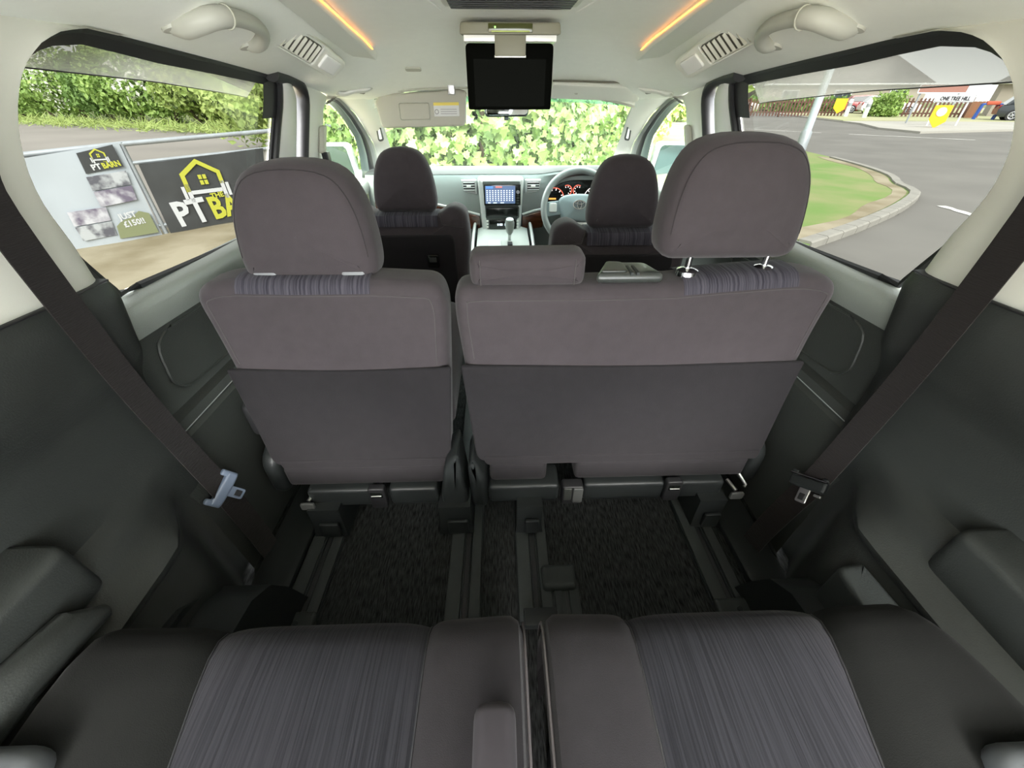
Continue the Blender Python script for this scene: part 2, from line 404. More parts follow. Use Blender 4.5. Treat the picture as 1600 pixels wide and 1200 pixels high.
# hedge across the car park, bush by bush (from the far end at the front of the car to the rear)
HB=[((-14.5,27.5),(2.9,2.2,1.9),LV2,0,'yellow-green rounded bush at the front end of the hedge across the car park'),
((-18.2,29.6),(2.8,2.3,2.1),LV2,0,'second bush of the hedge, pale olive, beside the yellow-green end bush'),
((-21.6,32),(2.8,2.4,2.3),LV1,420,'hedge bush with one clump of white blossom right of the middle'),
((-25.2,34),(2.9,2.4,2.5),LV1,0,'plain mid-green bush in the middle of the hedge'),
((-28.6,36),(2.6,2.4,2.4),LVD,0,'darkest bush of the hedge between the two blossoming ones'),
((-32,37.6),(2.7,2.4,2.6),LV1,650,'hedge bush thickly covered with white blossom beyond the white banner'),
((-35.8,39.5),(3.0,2.4,2.5),LV1,0,'leafy bush at the rear end of the hedge next to the window pillar'),
((-40,41.5),(3.2,2.6,2.7),LV1,120,'last hedge bush showing at the rear edge of the side glass')]
for i,((x,y),rad,m,bl,lab) in enumerate(HB):
    bush((x,y,0),rad,4600,.30,m,lab,group='hedge across the car park',blossom=bl,seed=20+i)
TR=[((-22,44),(5,4,4.2),'tall pale tree crown rising behind the middle of the hedge'),((-36,52),(6,5,4.6),'wide tree crown behind the blossoming part of the hedge'),((-12,40),(5,4,3.6),'round tree crown behind the front end of the hedge')]
for i,((x,y),rad,lab) in enumerate(TR):
    bush((x,y,0),rad,2600,.7,LV1,lab,cat='tree',group='trees behind the hedge',seed=60+i,name='tree')
# rough grass tufts along the foot of the hedge
def tuftline(n,r):
    t=r.random(n); P=np.stack([-11-28*t+r.normal(0,.6,n),22.5+15*t-1.2+r.normal(0,.7,n),np.full(n,GZ+.05)+.25*r.random(n)],1)
    return P,np.tile([0,-.3,1.],(n,1))
tf=thing('grass_tufts','rough pale grass growing along the foot of the hedge across the car park','grass',(-20,28,GZ)); tf['kind']='stuff'
leafobj('blades',2600,tuftline,.5,LV2,tf,shape=[(-.05,0,0),(.05,0,0),(0,1,.1)],seed=5)
# big leaved bushes straight in front of the windscreen
SYC=[(0,0,0),(.10,.16,.02),(.42,.10,.05),(.34,.30,.04),(.52,.50,.06),(.26,.55,.02),(.20,.72,.01),(0,1.0,-.05),(-.20,.72,.01),(-.26,.55,.02),(-.52,.50,.06),(-.34,.30,.04),(-.42,.10,.05),(-.10,.16,.02)]
def shell(c,rad,d=.18):
    c=np.array(c);rad=np.array(rad)
    def f(n,r):
        q=r.normal(0,1,(n,3)); q[:,1]=-abs(q[:,1]); q/=np.linalg.norm(q,axis=1)[:,None]
        a=np.sin(q[:,0]*9+c[0])*np.sin(q[:,2]*8+c[2])*.08
        P=c+q*rad*(1+a+r.normal(0,d*.35,n))[:,None]; P[:,2]=np.maximum(P[:,2],GZ+.05)
        return P,q+np.array([0,-.5,.35])
    return f
FB=[((-1.75,7.9,.75),(1.15,1.1,1.6),'big-leaved sycamore bush left of the deployed sun visor, ahead of the car'),
((-.3,6.9,.8),(1.5,1.4,1.7),'big-leaved sycamore bush straight ahead through the windscreen under the screen'),
((1.15,9.2,.9),(1.35,1.5,1.7),'big-leaved sycamore bush to the right, ahead of the steering wheel')]
lm=None
for i,(c,rad,lab) in enumerate(FB):
    t=thing('sycamore_bush',lab,'bush',(c[0],c[1],GZ),'bushes in front of the windscreen')
    leafobj('foliage',5200,shell(c,rad,.3),.115,LVS,t,shape=SYC,seed=80+i)
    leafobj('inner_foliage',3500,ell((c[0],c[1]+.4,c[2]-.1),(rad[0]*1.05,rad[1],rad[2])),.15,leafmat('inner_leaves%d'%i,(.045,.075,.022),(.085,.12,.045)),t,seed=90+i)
    mb=MB(); r=random.Random(i)
    for k in range(6):
        a=r.random()*6.28; mb.tube([(c[0]+.1*math.cos(a),c[1]+.1*math.sin(a),GZ-.05),(c[0]+.5*math.cos(a),c[1]+.4*math.sin(a),c[2]-.2),(c[0]+1.1*math.cos(a),c[1]+.8*math.sin(a),c[2]+1.0)],[.05,.035,.012],6)
    obj('stem',mb,BARK,t)
    # the largest leaves, one by one
    if lm is None:
        lm=bpy.data.meshes.new('leaf'); lm.from_pydata([Vector(p) for p in SYC],[],[tuple(range(len(SYC)))]); lm.materials.append(LVS)
        lm.materials.clear(); lm.materials.append(mat('sycamore_leaf',(.12,.165,.05),.6,var=.4,vs=9,c2=(.08,.125,.03)))
    rr=np.random.default_rng(300+i); P,Nn=shell(np.array(c)+np.array([0,-.05,0]),np.array(rad)*1.03,.12)(90,rr)
    for p,nn in zip(P,Nn):
        if p[2]<-.2: p[2]=-.2+rr.random()*.8
        o=bpy.data.objects.new('leaf',lm); put(o,t); o.location=Vector(p)-WL[t.name]
        d=Vector(nn+rr.normal(0,.45,3)).normalized(); o.rotation_euler=(d.to_track_quat('Z','Y').to_matrix()@Matrix.Rotation(rr.random()*6.28,3,'Z')).to_euler(); s=.11+.05*rr.random(); o.scale=(s,s,s)
bush((5.6,17.5,0),(3.0,2.2,2.6),5000,.19,LV2,'loose pale green bush beyond the grass right of the windscreen',seed=140,name='bush')
bush((-6.8,15.5,0),(3.0,2.4,2.4),5000,.19,LV2,'pale bush seen through the left front door glass above its mirror',seed=141,name='bush')
bush((12.5,33,0),(5,3,3.2),2600,.55,LV2,'distant bush seen through the right front door glass',seed=142,name='bush')
bush((1.5,24,0),(7,3,4.4),3000,.6,LV1,'broad tree mass standing behind the sycamore bushes',cat='tree',seed=143,name='tree')

# ------------------------------------------------------------------ barrier with banners (left)
FA=Vector((-4.97,4.83,0)); FD=Vector((.713,.701,0)); FN=Vector((.701,-.713,0))
def fp(s,z,d=0): return FA+FD*s+FN*d+Vector((0,0,z))
GALV=mat('galvanised_steel',(.42,.45,.48),.5,metal=.4,var=.25,vs=12)
t=thing('guard_rail','galvanised tubular guard rail carrying the two banners beside the car','railing',fp(.82,GZ))
obj('post',MB().tube([fp(.82,GZ-.1),fp(.82,.575)],.026,10),GALV,t)
obj('post',MB().tube([fp(2.75,GZ-.1),fp(2.75,.63)],.026,10),GALV,t)
obj('post',MB().tube([fp(-1.6,GZ-.1),fp(-1.6,.45)],.026,10),GALV,t)
obj('top_rail',MB().tube([fp(-1.6,.42),fp(.82,.555),fp(2.75,.62),fp(5.5,.72)],.026,10),GALV,t)
obj('middle_rail',MB().tube([fp(.82,.36),fp(2.75,.42),fp(5.5,.5)],.02,8),GALV,t)
obj('bottom_rail',MB().tube([fp(-1.6,-.34),fp(2.75,-.34)],.02,8),GALV,t)
BNB=mat('banner_black_vinyl',(.055,.058,.06),.5,var=.35,vs=5,bump=.3,bs=9)
BNW=mat('banner_white_vinyl',(.42,.46,.50),.5,bump=.5,bs=7,var=.12,vs=3)
BYL=mat('banner_yellow_print',(.45,.45,.05),.5)
BWH=mat('banner_white_print',(.52,.53,.55),.5)
def bannermesh(poly,thick,d0,wav=.012,nu=24,nv=12):
    bl,br,tr,tl=[Vector(p) for p in poly]
    def f(side):
        def g(u,v):
            p=bl.lerp(br,u).lerp(tl.lerp(tr,u),v); w=wav*math.sin(u*11+v*3)*math.sin(v*5+1)
            return fp(p.x,p.y,d0+w+side)
        return g
    mb=MB().grid(f(0),nu,nv).grid(f(-thick),nu,nv); return mb
b1=thing('banner','black vinyl banner with gym logo and PT BARN lettering tied to the guard rail','banner',fp(1.5,GZ,.04))
obj('sheet',bannermesh([(.86,-.44),(2.1,-.42),(2.30,.42),(.88,.345)],.004,.04),BNB,b1)
def plate(pts,d,m,par,name,th=.004): return obj(name,MB().pillow(pts,th,.001,lambda a,b,c:fp(a,b,d+th-c),nr=1,nb=0),m,par,smooth=0)
def house_logo(par,cx,cz,k,d,yl,wh):
    P=lambda x,z:(cx+x*k,cz+z*k)
    # gable outline
    o=[P(-.30,-.12),P(-.30,.16),P(0,.36),P(.30,.16),P(.30,-.04),P(.235,-.04),P(.235,.125),P(0,.285),P(-.235,.125),P(-.235,-.12)]
    mb=MB(); n=len(o)
    for i in range(n//2-1):
        q=[o[i],o[i+1],o[n-2-i],o[n-1-i]]
        mb.loft([[fp(a,b,d) for a,b in q],[fp(a,b,d+.003) for a,b in q]])
    obj('barn_outline',mb,yl,par,smooth=0)
    for x in (-.055,.012):
        for z in (-.03,.055):
            q=[P(x,z),P(x+.052,z),P(x+.052,z+.068),P(x,z+.068)]
            obj('barn_window',MB().loft([[fp(a,b,d) for a,b in q],[fp(a,b,d+.003) for a,b in q]]),yl,par,smooth=0)
    mb=MB()
    for x0,x1,z0,z1 in ((-.36,-.31,-.24,-.03),(-.295,-.235,-.28,0),(.235,.295,-.28,0),(.31,.36,-.24,-.03),(-.24,.24,-.165,-.105)):
        q=[P(x0,z0),P(x1,z0),P(x1,z1),P(x0,z1)]; mb.loft([[fp(a,b,d) for a,b in q],[fp(a,b,d+.003) for a,b in q]])
    obj('barbell',mb,wh,par,smooth=0)
house_logo(b1,1.45,.09,.75,.055,BYL,BWH)
text('lettering','PT',.40,fp(.99,-.375,.056),FD+V(0,0,.06),(0,0,1),BWH,b1,.002,.012,sx=.86)
text('lettering','BARN',.37,fp(1.40,-.35,.056),FD+V(0,0,.06),(0,0,1),BYL,b1,.002,.012,sx=.80)
text('lettering','THE',.085,fp(1.46,-.105,.058),FD+V(0,0,.06),(0,0,1),BYL,b1,.002,.003)
b2=thing('banner','white vinyl banner with photos and JUST £150!! hung over the guard rail','banner',fp(.35,GZ,.05))
obj('sheet',bannermesh([(-.75,-.43),(.77,-.455),(.80,.575),(-.75,.40)],.004,.05,.015),BNW,b2)
GRNP=mat('banner_olive_print',(.20,.22,.12),.5)
PHO1=mat('banner_photo_print',(.42,.44,.46),.5,var=.85,vs=9,c2=(.10,.10,.12),detail=3)
PHO2=mat('banner_photo_print_two',(.50,.50,.54),.5,var=.85,vs=7,c2=(.14,.12,.17),detail=3)
plate([(.385,.30),(.735,.34),(.735,.56),(.40,.50)],.071,BNB,b2,'logo_panel')
house_logo(b2,.565,.455,.22,.077,BYL,BWH)
text('lettering','PT',.075,fp(.46,.33,.077),FD+V(0,0,.1),(0,0,1),BWH,b2,.001,.003)
text('lettering','BARN',.075,fp(.555,.338,.077),FD+V(0,0,.1),(0,0,1),BYL,b2,.001,.003,sx=.85)
text('lettering','THE',.02,fp(.58,.397,.077),FD,(0,0,1),BYL,b2,.001)
plate([(.36,.13),(.72,.155),(.735,.30),(.37,.27)],.071,PHO1,b2,'photo_print')
plate([(.35,-.04),(.70,-.01),(.72,.145),(.36,.12)],.071,PHO2,b2,'photo_print')
plate([(.04,-.20),(.37,-.19),(.39,-.045),(.05,-.05)],.071,PHO2,b2,'photo_print')
plate([(.04,-.36),(.35,-.355),(.37,-.20),(.04,-.21)],.071,PHO1,b2,'photo_print')
plate([(.36,-.40),(.745,-.40),(.745,-.17),(.66,-.13),(.56,-.19),(.46,-.21),(.39,-.26)],.071,GRNP,b2,'olive_panel')
text('lettering','JUST\n£150!!',.088,fp(.46,-.285,.077),FD+V(0,0,.08),(0,0,1),BWH,b2,.001,.003,sx=.95)

# ------------------------------------------------------------------ street on the right
t=thing('lamp_post','pale grey lamp post on the verge behind the raised headrest','pole',(9.95,14.7,GZ))
obj('shaft',MB().tube([(9.95,14.7,GZ-.2),(9.95,14.7,6)],[.12,.09],14),mat('pale_blue_grey_paint',(.50,.56,.62),.5),t)
obj('base',MB().lathe([(.16,0),(.16,.5),(.125,.56)],(9.95,14.7,GZ)),GALV,t)
FY=38
YB=mat('sign_yellow',(.78,.50,.02),.5); WHP=mat('white_paint',(.72,.74,.76),.5)
def sgn(x,y,z0,z1,wd,label,disc):
    t=thing('direction_marker',label,'sign',(x,y,GZ),'yellow pointed markers across the road')
    h=z1-z0; q=[(-wd/2,.38*h),(0,0),(wd/2,.30*h),(wd/2,h),(-wd/2,h)]
    ax=Vector((.8,-.6,0)); f=fr((x,y,z0),ax,(0,0,1),(.6,.8,0))
    obj('board',MB().pillow(q,.05,.006,f,nr=1,nb=0),YB,t,smooth=0)
    obj('post',MB().tube([f(0,.1*h,.09)*1,V(*f(0,0,.09).xy,GZ-.1)],.03,6),GALV,t)
    obj('post_top',MB().tube([f(0,.1*h,.09),f(0,.95*h,.09)],.03,6),GALV,t)
    if disc: obj('disc',MB().lathe([(disc,0),(disc,.02)],f(0,.72*h,-.022),(.6,.8,0),16),WHP,t)
sgn(23.4,24.4,-.40,.62,.72,'larger yellow pointed marker board with a white disc near the street sign',.20)
sgn(27.7,38,-.15,.85,.80,'smaller plain yellow pointed marker left of the green bush',0)
def bollard(x,y,lab,h=1.0):
    t=thing('bollard',lab,'bollard',(x,y,GZ),'white bollards across the road')
    obj('post',MB().lathe([(.16,-.1),(.15,h*.8),(.13,h*.95),(.05,h)],(x,y,GZ),n=12),WHP,t)
    obj('band',MB().lathe([(.158,h*.62),(.154,h*.78)],(x,y,GZ),n=12),mat('bollard_grey',(.3,.32,.34),.5),t)
bollard(28.2,35.6,'white bollard beside the green bush across the road',1.25)
bollard(28.2,37.6,'white bollard standing behind the other one, nearer the picket fence',1.3)
t=thing('street_name_sign','white street name sign reading ONE TREE HILL on two posts','sign',(25.3,26,GZ))
obj('plate',MB().pillow(rrect(-1.15,1.15,-.17,.17,.06),.04,.008,fr((25.3,26,.90),(1,0,0),(0,0,1),(0,1,0)),nr=1,nb=0),WHP,t,smooth=0)
obj('border',MB().tube([(25.3+a,25.985,.90+b) for a,b in rrect(-1.11,1.11,-.14,.14,.05)],.006,4,True),mat('sign_black',(.03,.03,.035),.5),t)
text('lettering','ONE TREE HILL',.25,V(25.3,25.98,.815),(1,0,0),(0,0,1),MT['sign_black'],t,.004,.006,'CENTER',sx=1.0)
for dx in (-.75,.95): obj('post',MB().tube([(25.3+dx,26.09,GZ-.1),(25.3+dx,26.09,1.05)],.045,8),WHP,t)
t=thing('shop_board','red-brown name board with a pale border above the street sign','sign',(26,28.5,GZ))
f=fr((26.7,28.5,1.15),(1,0,0),(0,0,1),(0,1,0))
obj('panel',MB().pillow(rrect(-1.5,1.5,0,.42,.05),.05,.008,f,nr=1,nb=0),mat('red_brown_board',(.30,.14,.11),.6),t,smooth=0)
obj('border',MB().tube([f(a,b,-.01) for a,b in rrect(-1.5,1.5,0,.42,.05)],.03,5,True),WHP,t)
for dx in (-1.2,1.2): obj('post',MB().tube([f(dx,.3,.1),V(26.7+dx,28.6,GZ-.1)],.05,6),GALV,t)
WDF=mat('red_brown_fence_wood',(.15,.072,.05),.8,var=.4,vs=3)
def picket(x0,y0,x1,y1,h,lab):
    L=math.hypot(x1-x0,y1-y0); t=thing('picket_fence',lab,'fence',((x0+x1)/2,(y0+y1)/2,GZ),'picket fences across the road')
    d=Vector((x1-x0,y1-y0,0))/L; nn=Vector((-d.y,d.x,0)); o=Vector((x0,y0,GZ)); f=fr(o,d,(0,0,1),nn)
    mb=MB(); n=int(L/.24)
    for i in range(n):
        x=(i+.5)*L/n; mb.loft([[f(x-.065,0.05,c),f(x+.065,.05,c),f(x+.065,h-.08,c),f(x,h,c),f(x-.065,h-.08,c)] for c in (0,.03)])
    p=obj('pickets',mb,WDF,t,smooth=0); p['kind']='stuff'
    for z in (.3,h-.3): obj('rail',MB().loft([[f(0,z,.03),f(L,z,.03),f(L,z+.09,.03),f(0,z+.09,.03)],[f(0,z,.08),f(L,z,.08),f(L,z+.09,.08),f(0,z+.09,.08)]]),WDF,t,smooth=0)
    k=int(L/2.4)
    for i in range(k+1): 
        p=f(i*L/k,0,.13); obj('post',MB().bx(p.x-.06,p.x+.06,p.y-.06,p.y+.06,GZ-.1,GZ+h+.05),WDF,t,smooth=0)
picket(19.6,42,29.0,38.6,1.3,'long picket fence left of the green bush across the road')
picket(32.4,37.6,36.2,35.6,1.35,'short picket fence between the green bush and the plain board fence')
t=thing('board_fence','solid brown board fence panel beside the blue-framed trolley','fence',(36.2,34.6,GZ))
for i in range(6):
    x=35.15+i*.22; obj('board',MB().bx(x,x+.205,34.6+i*.05,34.65+i*.05,GZ,GZ+1.12+.02*(i%2)),mat('brown_board_%d'%i,(.19+.02*(i%3),.095,.05),.8),t,smooth=0)
bush((30.8,37.2,0),(1.75,1.3,1.15),2600,.24,LV1,'dense green round bush between the picket fences',seed=150,name='hedge_bush')
leafobj_dummy=None
TYRE=mat('tyre_rubber',(.02,.02,.022),.8); ALLOY=mat('alloy_wheel',(.55,.56,.58),.3,metal=.6); CGL=mat('car_window_dark',(.02,.025,.03),.08)
def car(loc,rz,paint,label,scale=1.0):
    t=thing('parked_car',label,'car',loc)
    M=Matrix.Rotation(rz,3,'Z'); o=Vector(loc)
    W_=lambda x,y,z:o+M@(Vector((x,y,z))*scale)
    low=[(-2.15,.35),(-2.18,.62),(-2.1,.86),(-1.2,.93),(1.05,.93),(1.9,.80),(2.15,.62),(2.18,.35),(1.9,.22),(-1.9,.22)]
    mb=MB(); ys=[(-.86,.90),(-.84,.97),(-.6,1),(0,1.01),(.6,1),(.84,.97),(.86,.90)]
    mb.loft([[W_(x*(.98 if abs(y)>.85 else 1),y,.55+(z-.55)*k) for x,z in low] for y,k in ys]); obj('body',mb,paint,t)
    cab=[(-1.95,.90),(-1.55,1.38),(-.2,1.45),(.45,1.36),(1.15,.92)]
    mb=MB(); mb.loft([[W_(x,y*(.80 if z>1.2 else .96)*s,z) for x,z in cab for y in (.82*0+.82,)] for s in (-1,1)]); obj('cabin',mb,paint,t)
    gl=[(-1.75,.95),(-1.48,1.31),(-.2,1.38),(.42,1.30),(.98,.95)]
    for s in (-1,1):
        mb=MB(); mb.loft([[W_(x,s*(.665+.125*(1.31-min(z,1.31))/.36+.02+e),z) for x,z in gl] for e in (0,.012)]); obj('side_glass',mb,CGL,t,smooth=0)
    mb=MB(); mb.loft([[W_(a,-.6,b),W_(a,.6,b),W_(c,.56,d),W_(c,-.56,d)] for a,b,c,d in ((1.10,.97,.52,1.33),(1.14,.97,.56,1.33))]); obj('windscreen',mb,CGL,t,smooth=0)
    for x in (-1.35,1.35):
        for s in (-1,1):
            ww=obj('wheel',MB().lathe([(.20,-.1),(.31,-.11),(.325,-.06),(.325,.06),(.31,.11),(.20,.1)],W_(x,.80*s,.32),M@Vector((0,1,0)),20),TYRE,t)
            mb=MB(); c=W_(x,.80*s+s*.10,.32)
            ring=[c+M@Vector((.20*math.cos(a),0,.20*math.sin(a))) for a in [k*math.pi/8 for k in range(16)]]
            mb.tube(ring,.025,5,True)
            for k in range(6):
                a=k*math.pi/3; mb.tube([c,c+M@Vector((.2*math.cos(a),0,.2*math.sin(a)))],.022,4)
            obj('hub',mb,ALLOY,ww)
    for s in (-1,1):
        obj('head_lamp',MB().box(W_(2.08,.62*s,.68),(.14*scale,.36*scale,.14*scale),.03,M),LENS,t)
        obj('tail_lamp',MB().box(W_(-2.12,.66*s,.78),(.1*scale,.22*scale,.22*scale),.02,M),mat('tail_lamp_red',(.35,.02,.02),.3) if 'tail_lamp_red' not in MT else MT['tail_lamp_red'],t)
    return t
car((36.1,30.6,GZ+.09),R(-38),mat('dark_grey_paint',(.03,.035,.04),.2,coat=.6),'dark grey car parked at the right edge with silver spoked wheel')
car((35.5,42.5,GZ+.1),R(-25),mat('white_car_paint',(.7,.72,.74),.25,coat=.4),'white car parked behind the short picket fence')
car((23.5,47,GZ+.1),R(-20),mat('beige_car_paint',(.45,.43,.40),.25,coat=.4),'beige car parked behind the long picket fence, behind the smoked deflector')
car((36.0,45.6,GZ+.1),R(-25),mat('red_car_paint',(.35,.06,.06),.25,coat=.4),'red car parked behind the green bush, next to the white car')
# blue framed trolley
t=thing('blue_trolley','blue-framed trolley with a red load standing before the dark car','trolley',(34.4,32.3,GZ+.09))
BLU=mat('blue_paint',(.03,.10,.42),.4)
for dx,dy in ((0,0),(.8,-.6),(.25,.35),(1.05,-.25)): obj('leg',MB().tube([(33.9+dx,32.6+dy,GZ+.09),(34.0+dx,32.6+dy,.55)],.06,6),BLU,t)
obj('frame',MB().tube([(34.0,32.6,.55),(34.8,32.0,.55),(35.05,32.35,.55),(34.25,32.95,.55)],.05,6,True),BLU,t)
obj('load',MB().box((34.5,32.45,.62),(.7,.5,.22),.06,Matrix.Rotation(R(-36),3,'Z')),mat('red_load',(.5,.10,.05),.6),t)
# houses
BRK=mat('house_render',(.36,.32,.27),.9,var=.15,vs=2); RF=mat('roof_tiles_brown_grey',(.17,.155,.15),.85,var=.35,vs=1.5,bump=.5,bs=4,stretch=(1,1,6)); WINM=mat('far_window_glass',(.05,.06,.07),.1)
def house(c,rz,L,D,hw,hr,label,hip=2.5):
    t=thing('house',label,'house',c,'houses across the road'); M=Matrix.Rotation(rz,3,'Z'); o=Vector(c); Q=lambda x,y,z:o+M@Vector((x,y,z))
    obj('wall',MB().loft([[Q(-L/2,-D/2,z),Q(L/2,-D/2,z),Q(L/2,D/2,z),Q(-L/2,D/2,z)] for z in (-.2,hw)]),BRK,t,smooth=0)
    e=.45; mb=MB(); mb.add([Q(-L/2-e,-D/2-e,hw-.1),Q(L/2+e,-D/2-e,hw-.1),Q(L/2+e,D/2+e,hw-.1),Q(-L/2-e,D/2+e,hw-.1),Q(-L/2+hip,0,hr),Q(L/2-hip,0,hr)],[(0,1,5,4),(1,2,5),(2,3,4,5),(3,0,4),(3,2,1,0)])
    obj('roof',mb,RF,t,smooth=0)
    obj('gutter',MB().tube([Q(-L/2-e,-D/2-e,hw-.1),Q(L/2+e,-D/2-e,hw-.1)],.08,6),WHP,t)
    obj('chimney',MB().box(Q(L/4,0.3,hr+.3),(.9,.7,1.4),0,M),mat('chimney_brick',(.30,.16,.11),.9) if 'chimney_brick' not in MT else MT['chimney_brick'],t,smooth=0)
    n=max(2,int(L/4.5))
    for i in range(n):
        x=-L/2+(i+.5)*L/n; wn=obj('window',MB().box(Q(x,-D/2,hw*.55),(1.7,.14,1.15),0,M),WHP,t,smooth=0)
        for k in (-1,1): obj('pane',MB().box(Q(x+.40*k,-D/2-.06,hw*.55),(.72,.06,.98),0,M),WINM,wn,smooth=0)
    obj('front_door',MB().box(Q(.0,-D/2-.02,1.0),(.95,.1,2.0),0,M),mat('far_door_%d'%int(c[0]),(.5,.5,.5),.5),t,smooth=0)
house((39.5,57,GZ),R(-14),16,8,2.6,5.2,'long bungalow with a broad grey hipped roof behind the bush')
house((24,62,GZ),R(-8),13,8,2.4,4.4,'low bungalow far left of the others behind the long picket fence')
house((46.3,37.6,GZ),R(-44),9,8,2.4,4.3,'pale rendered house with a brown roof at the right edge of the side glass',2.0)
t=thing('hedge_row','dark clipped garden hedge in front of the bungalows','hedge',(33,50.5,GZ))
leafobj('foliage',3000,lambda n,r:(np.stack([26+14*r.random(n),51-.9*r.random(n),GZ+1.1*r.random(n)],1),r.normal(0,1,(n,3))),.5,LVD,t,seed=33)

# ================================================================== THE CAR'S SHELL
def Xw(z): return .79-.19*(z-.68)
WYZ=[(.752,.684),(.722,.735),(.691,.796),(.674,.86),(.672,.90),(.680,.94),(.697,.98),(.722,1.018),(.748,1.043),(.784,1.066),(.824,1.081),(.881,1.090),(.95,1.087),(1.057,1.080),(1.24,1.069),(1.435,1.056),(1.545,1.048),(1.555,1.03),(1.54,.98),(1.50,.915),(1.455,.836),(1.42,.75),(1.40,.662),(1.39,.654),(1.17,.660),(.95,.672)]
def wp(s,y,z,off=0):
    if s>0 and y<1.0: y=y-.024*sstep(.72,.97,z)*sstep(1.0,.80,y)
    return Vector((s*(Xw(z)+off),y,z))
# window indices: 0..9 rear edge (0 sill corner), 10..16 top, 17..22 front edge, 23..25 sill
SEAMZ=lambda y: .735+(.70-y)*.03
QP=[(-.02,.56),(.0,.60),(.12,.61),(.24,.615),(.28,.634),(.312,.645),(.325,.633),(.338,.634),(.348,.645),(.354,.674),(.39,.694),(.40,.702),(.41,.722),(.47,.736),(.56,.738),(.60,.722),(.625,.708),(.66,.704),(.70,.718),(.76,.742)]
FE=[(0,.60),(.3,.62),(.455,.645),(.536,.652),(.611,.672),(.70,.692),(.745,.70)]
def zc(y): return interp(y,[(-.9,1.19),(.5,1.20),(.88,1.203),(1.06,1.193),(1.3,1.178),(1.57,1.158),(1.8,1.118),(2.0,1.065),(2.12,1.022)])
DROPX=0
DROP=[(0,0),(.2,.0005),(.34,.003),(.42,.010),(.48,.026),(.53,.050),(.58,.076),(.63,.094),(.68,.104),(.715,.111),(.76,.112)]
def zedge(y): return interp(y,[(-.9,1.085),(.7,1.087),(.88,1.091),(1.06,1.081),(1.24,1.070),(1.435,1.057),(1.57,1.047),(1.8,1.018),(2.0,.998),(2.12,.985)])
def ceilp(x,y):
    a=abs(x); d=interp(a,DROP)/.111; z=zc(y)+(zedge(y)-zc(y))*d
    return z
def build_ceiling():
    mb=MB(); ys=[-.42,-.3,-.1,.2,.5,.7,.8,.88,.97,1.06,1.15,1.24,1.33,1.435,1.5,1.57,1.65,1.72,1.8,1.9,2.0,2.06,2.12]
    xs=[.760,.715,.70,.68,.655,.63,.605,.58,.555,.53,.505,.48,.45,.42,.38,.34,.25,.12,0]
    xs=[-x for x in xs]+xs[::-1][1:]
    rows=[]
    for y in ys:
        kx=interp(y,[(1.7,1),(2.12,.90)]); rows.append([V(x*kx,y,ceilp(x,y)) for x in xs])
    mb.loft(rows,closed=False)
    mb.loft([[p+V(0,0,.03) for p in r] for r in rows],closed=False)
    return obj('ceiling',mb,HEAD,kind='structure')
ceiling=build_ceiling()
obj('header_rail',MB().grid(lambda u,v:V((u-.5)*1.16,2.12+.02*math.sin(v*3.14),1.022-.003-.045*abs(2*u-1)**3+.012-.03*v),16,3),BEIGE,ceiling,label='plain rim above the windscreen')
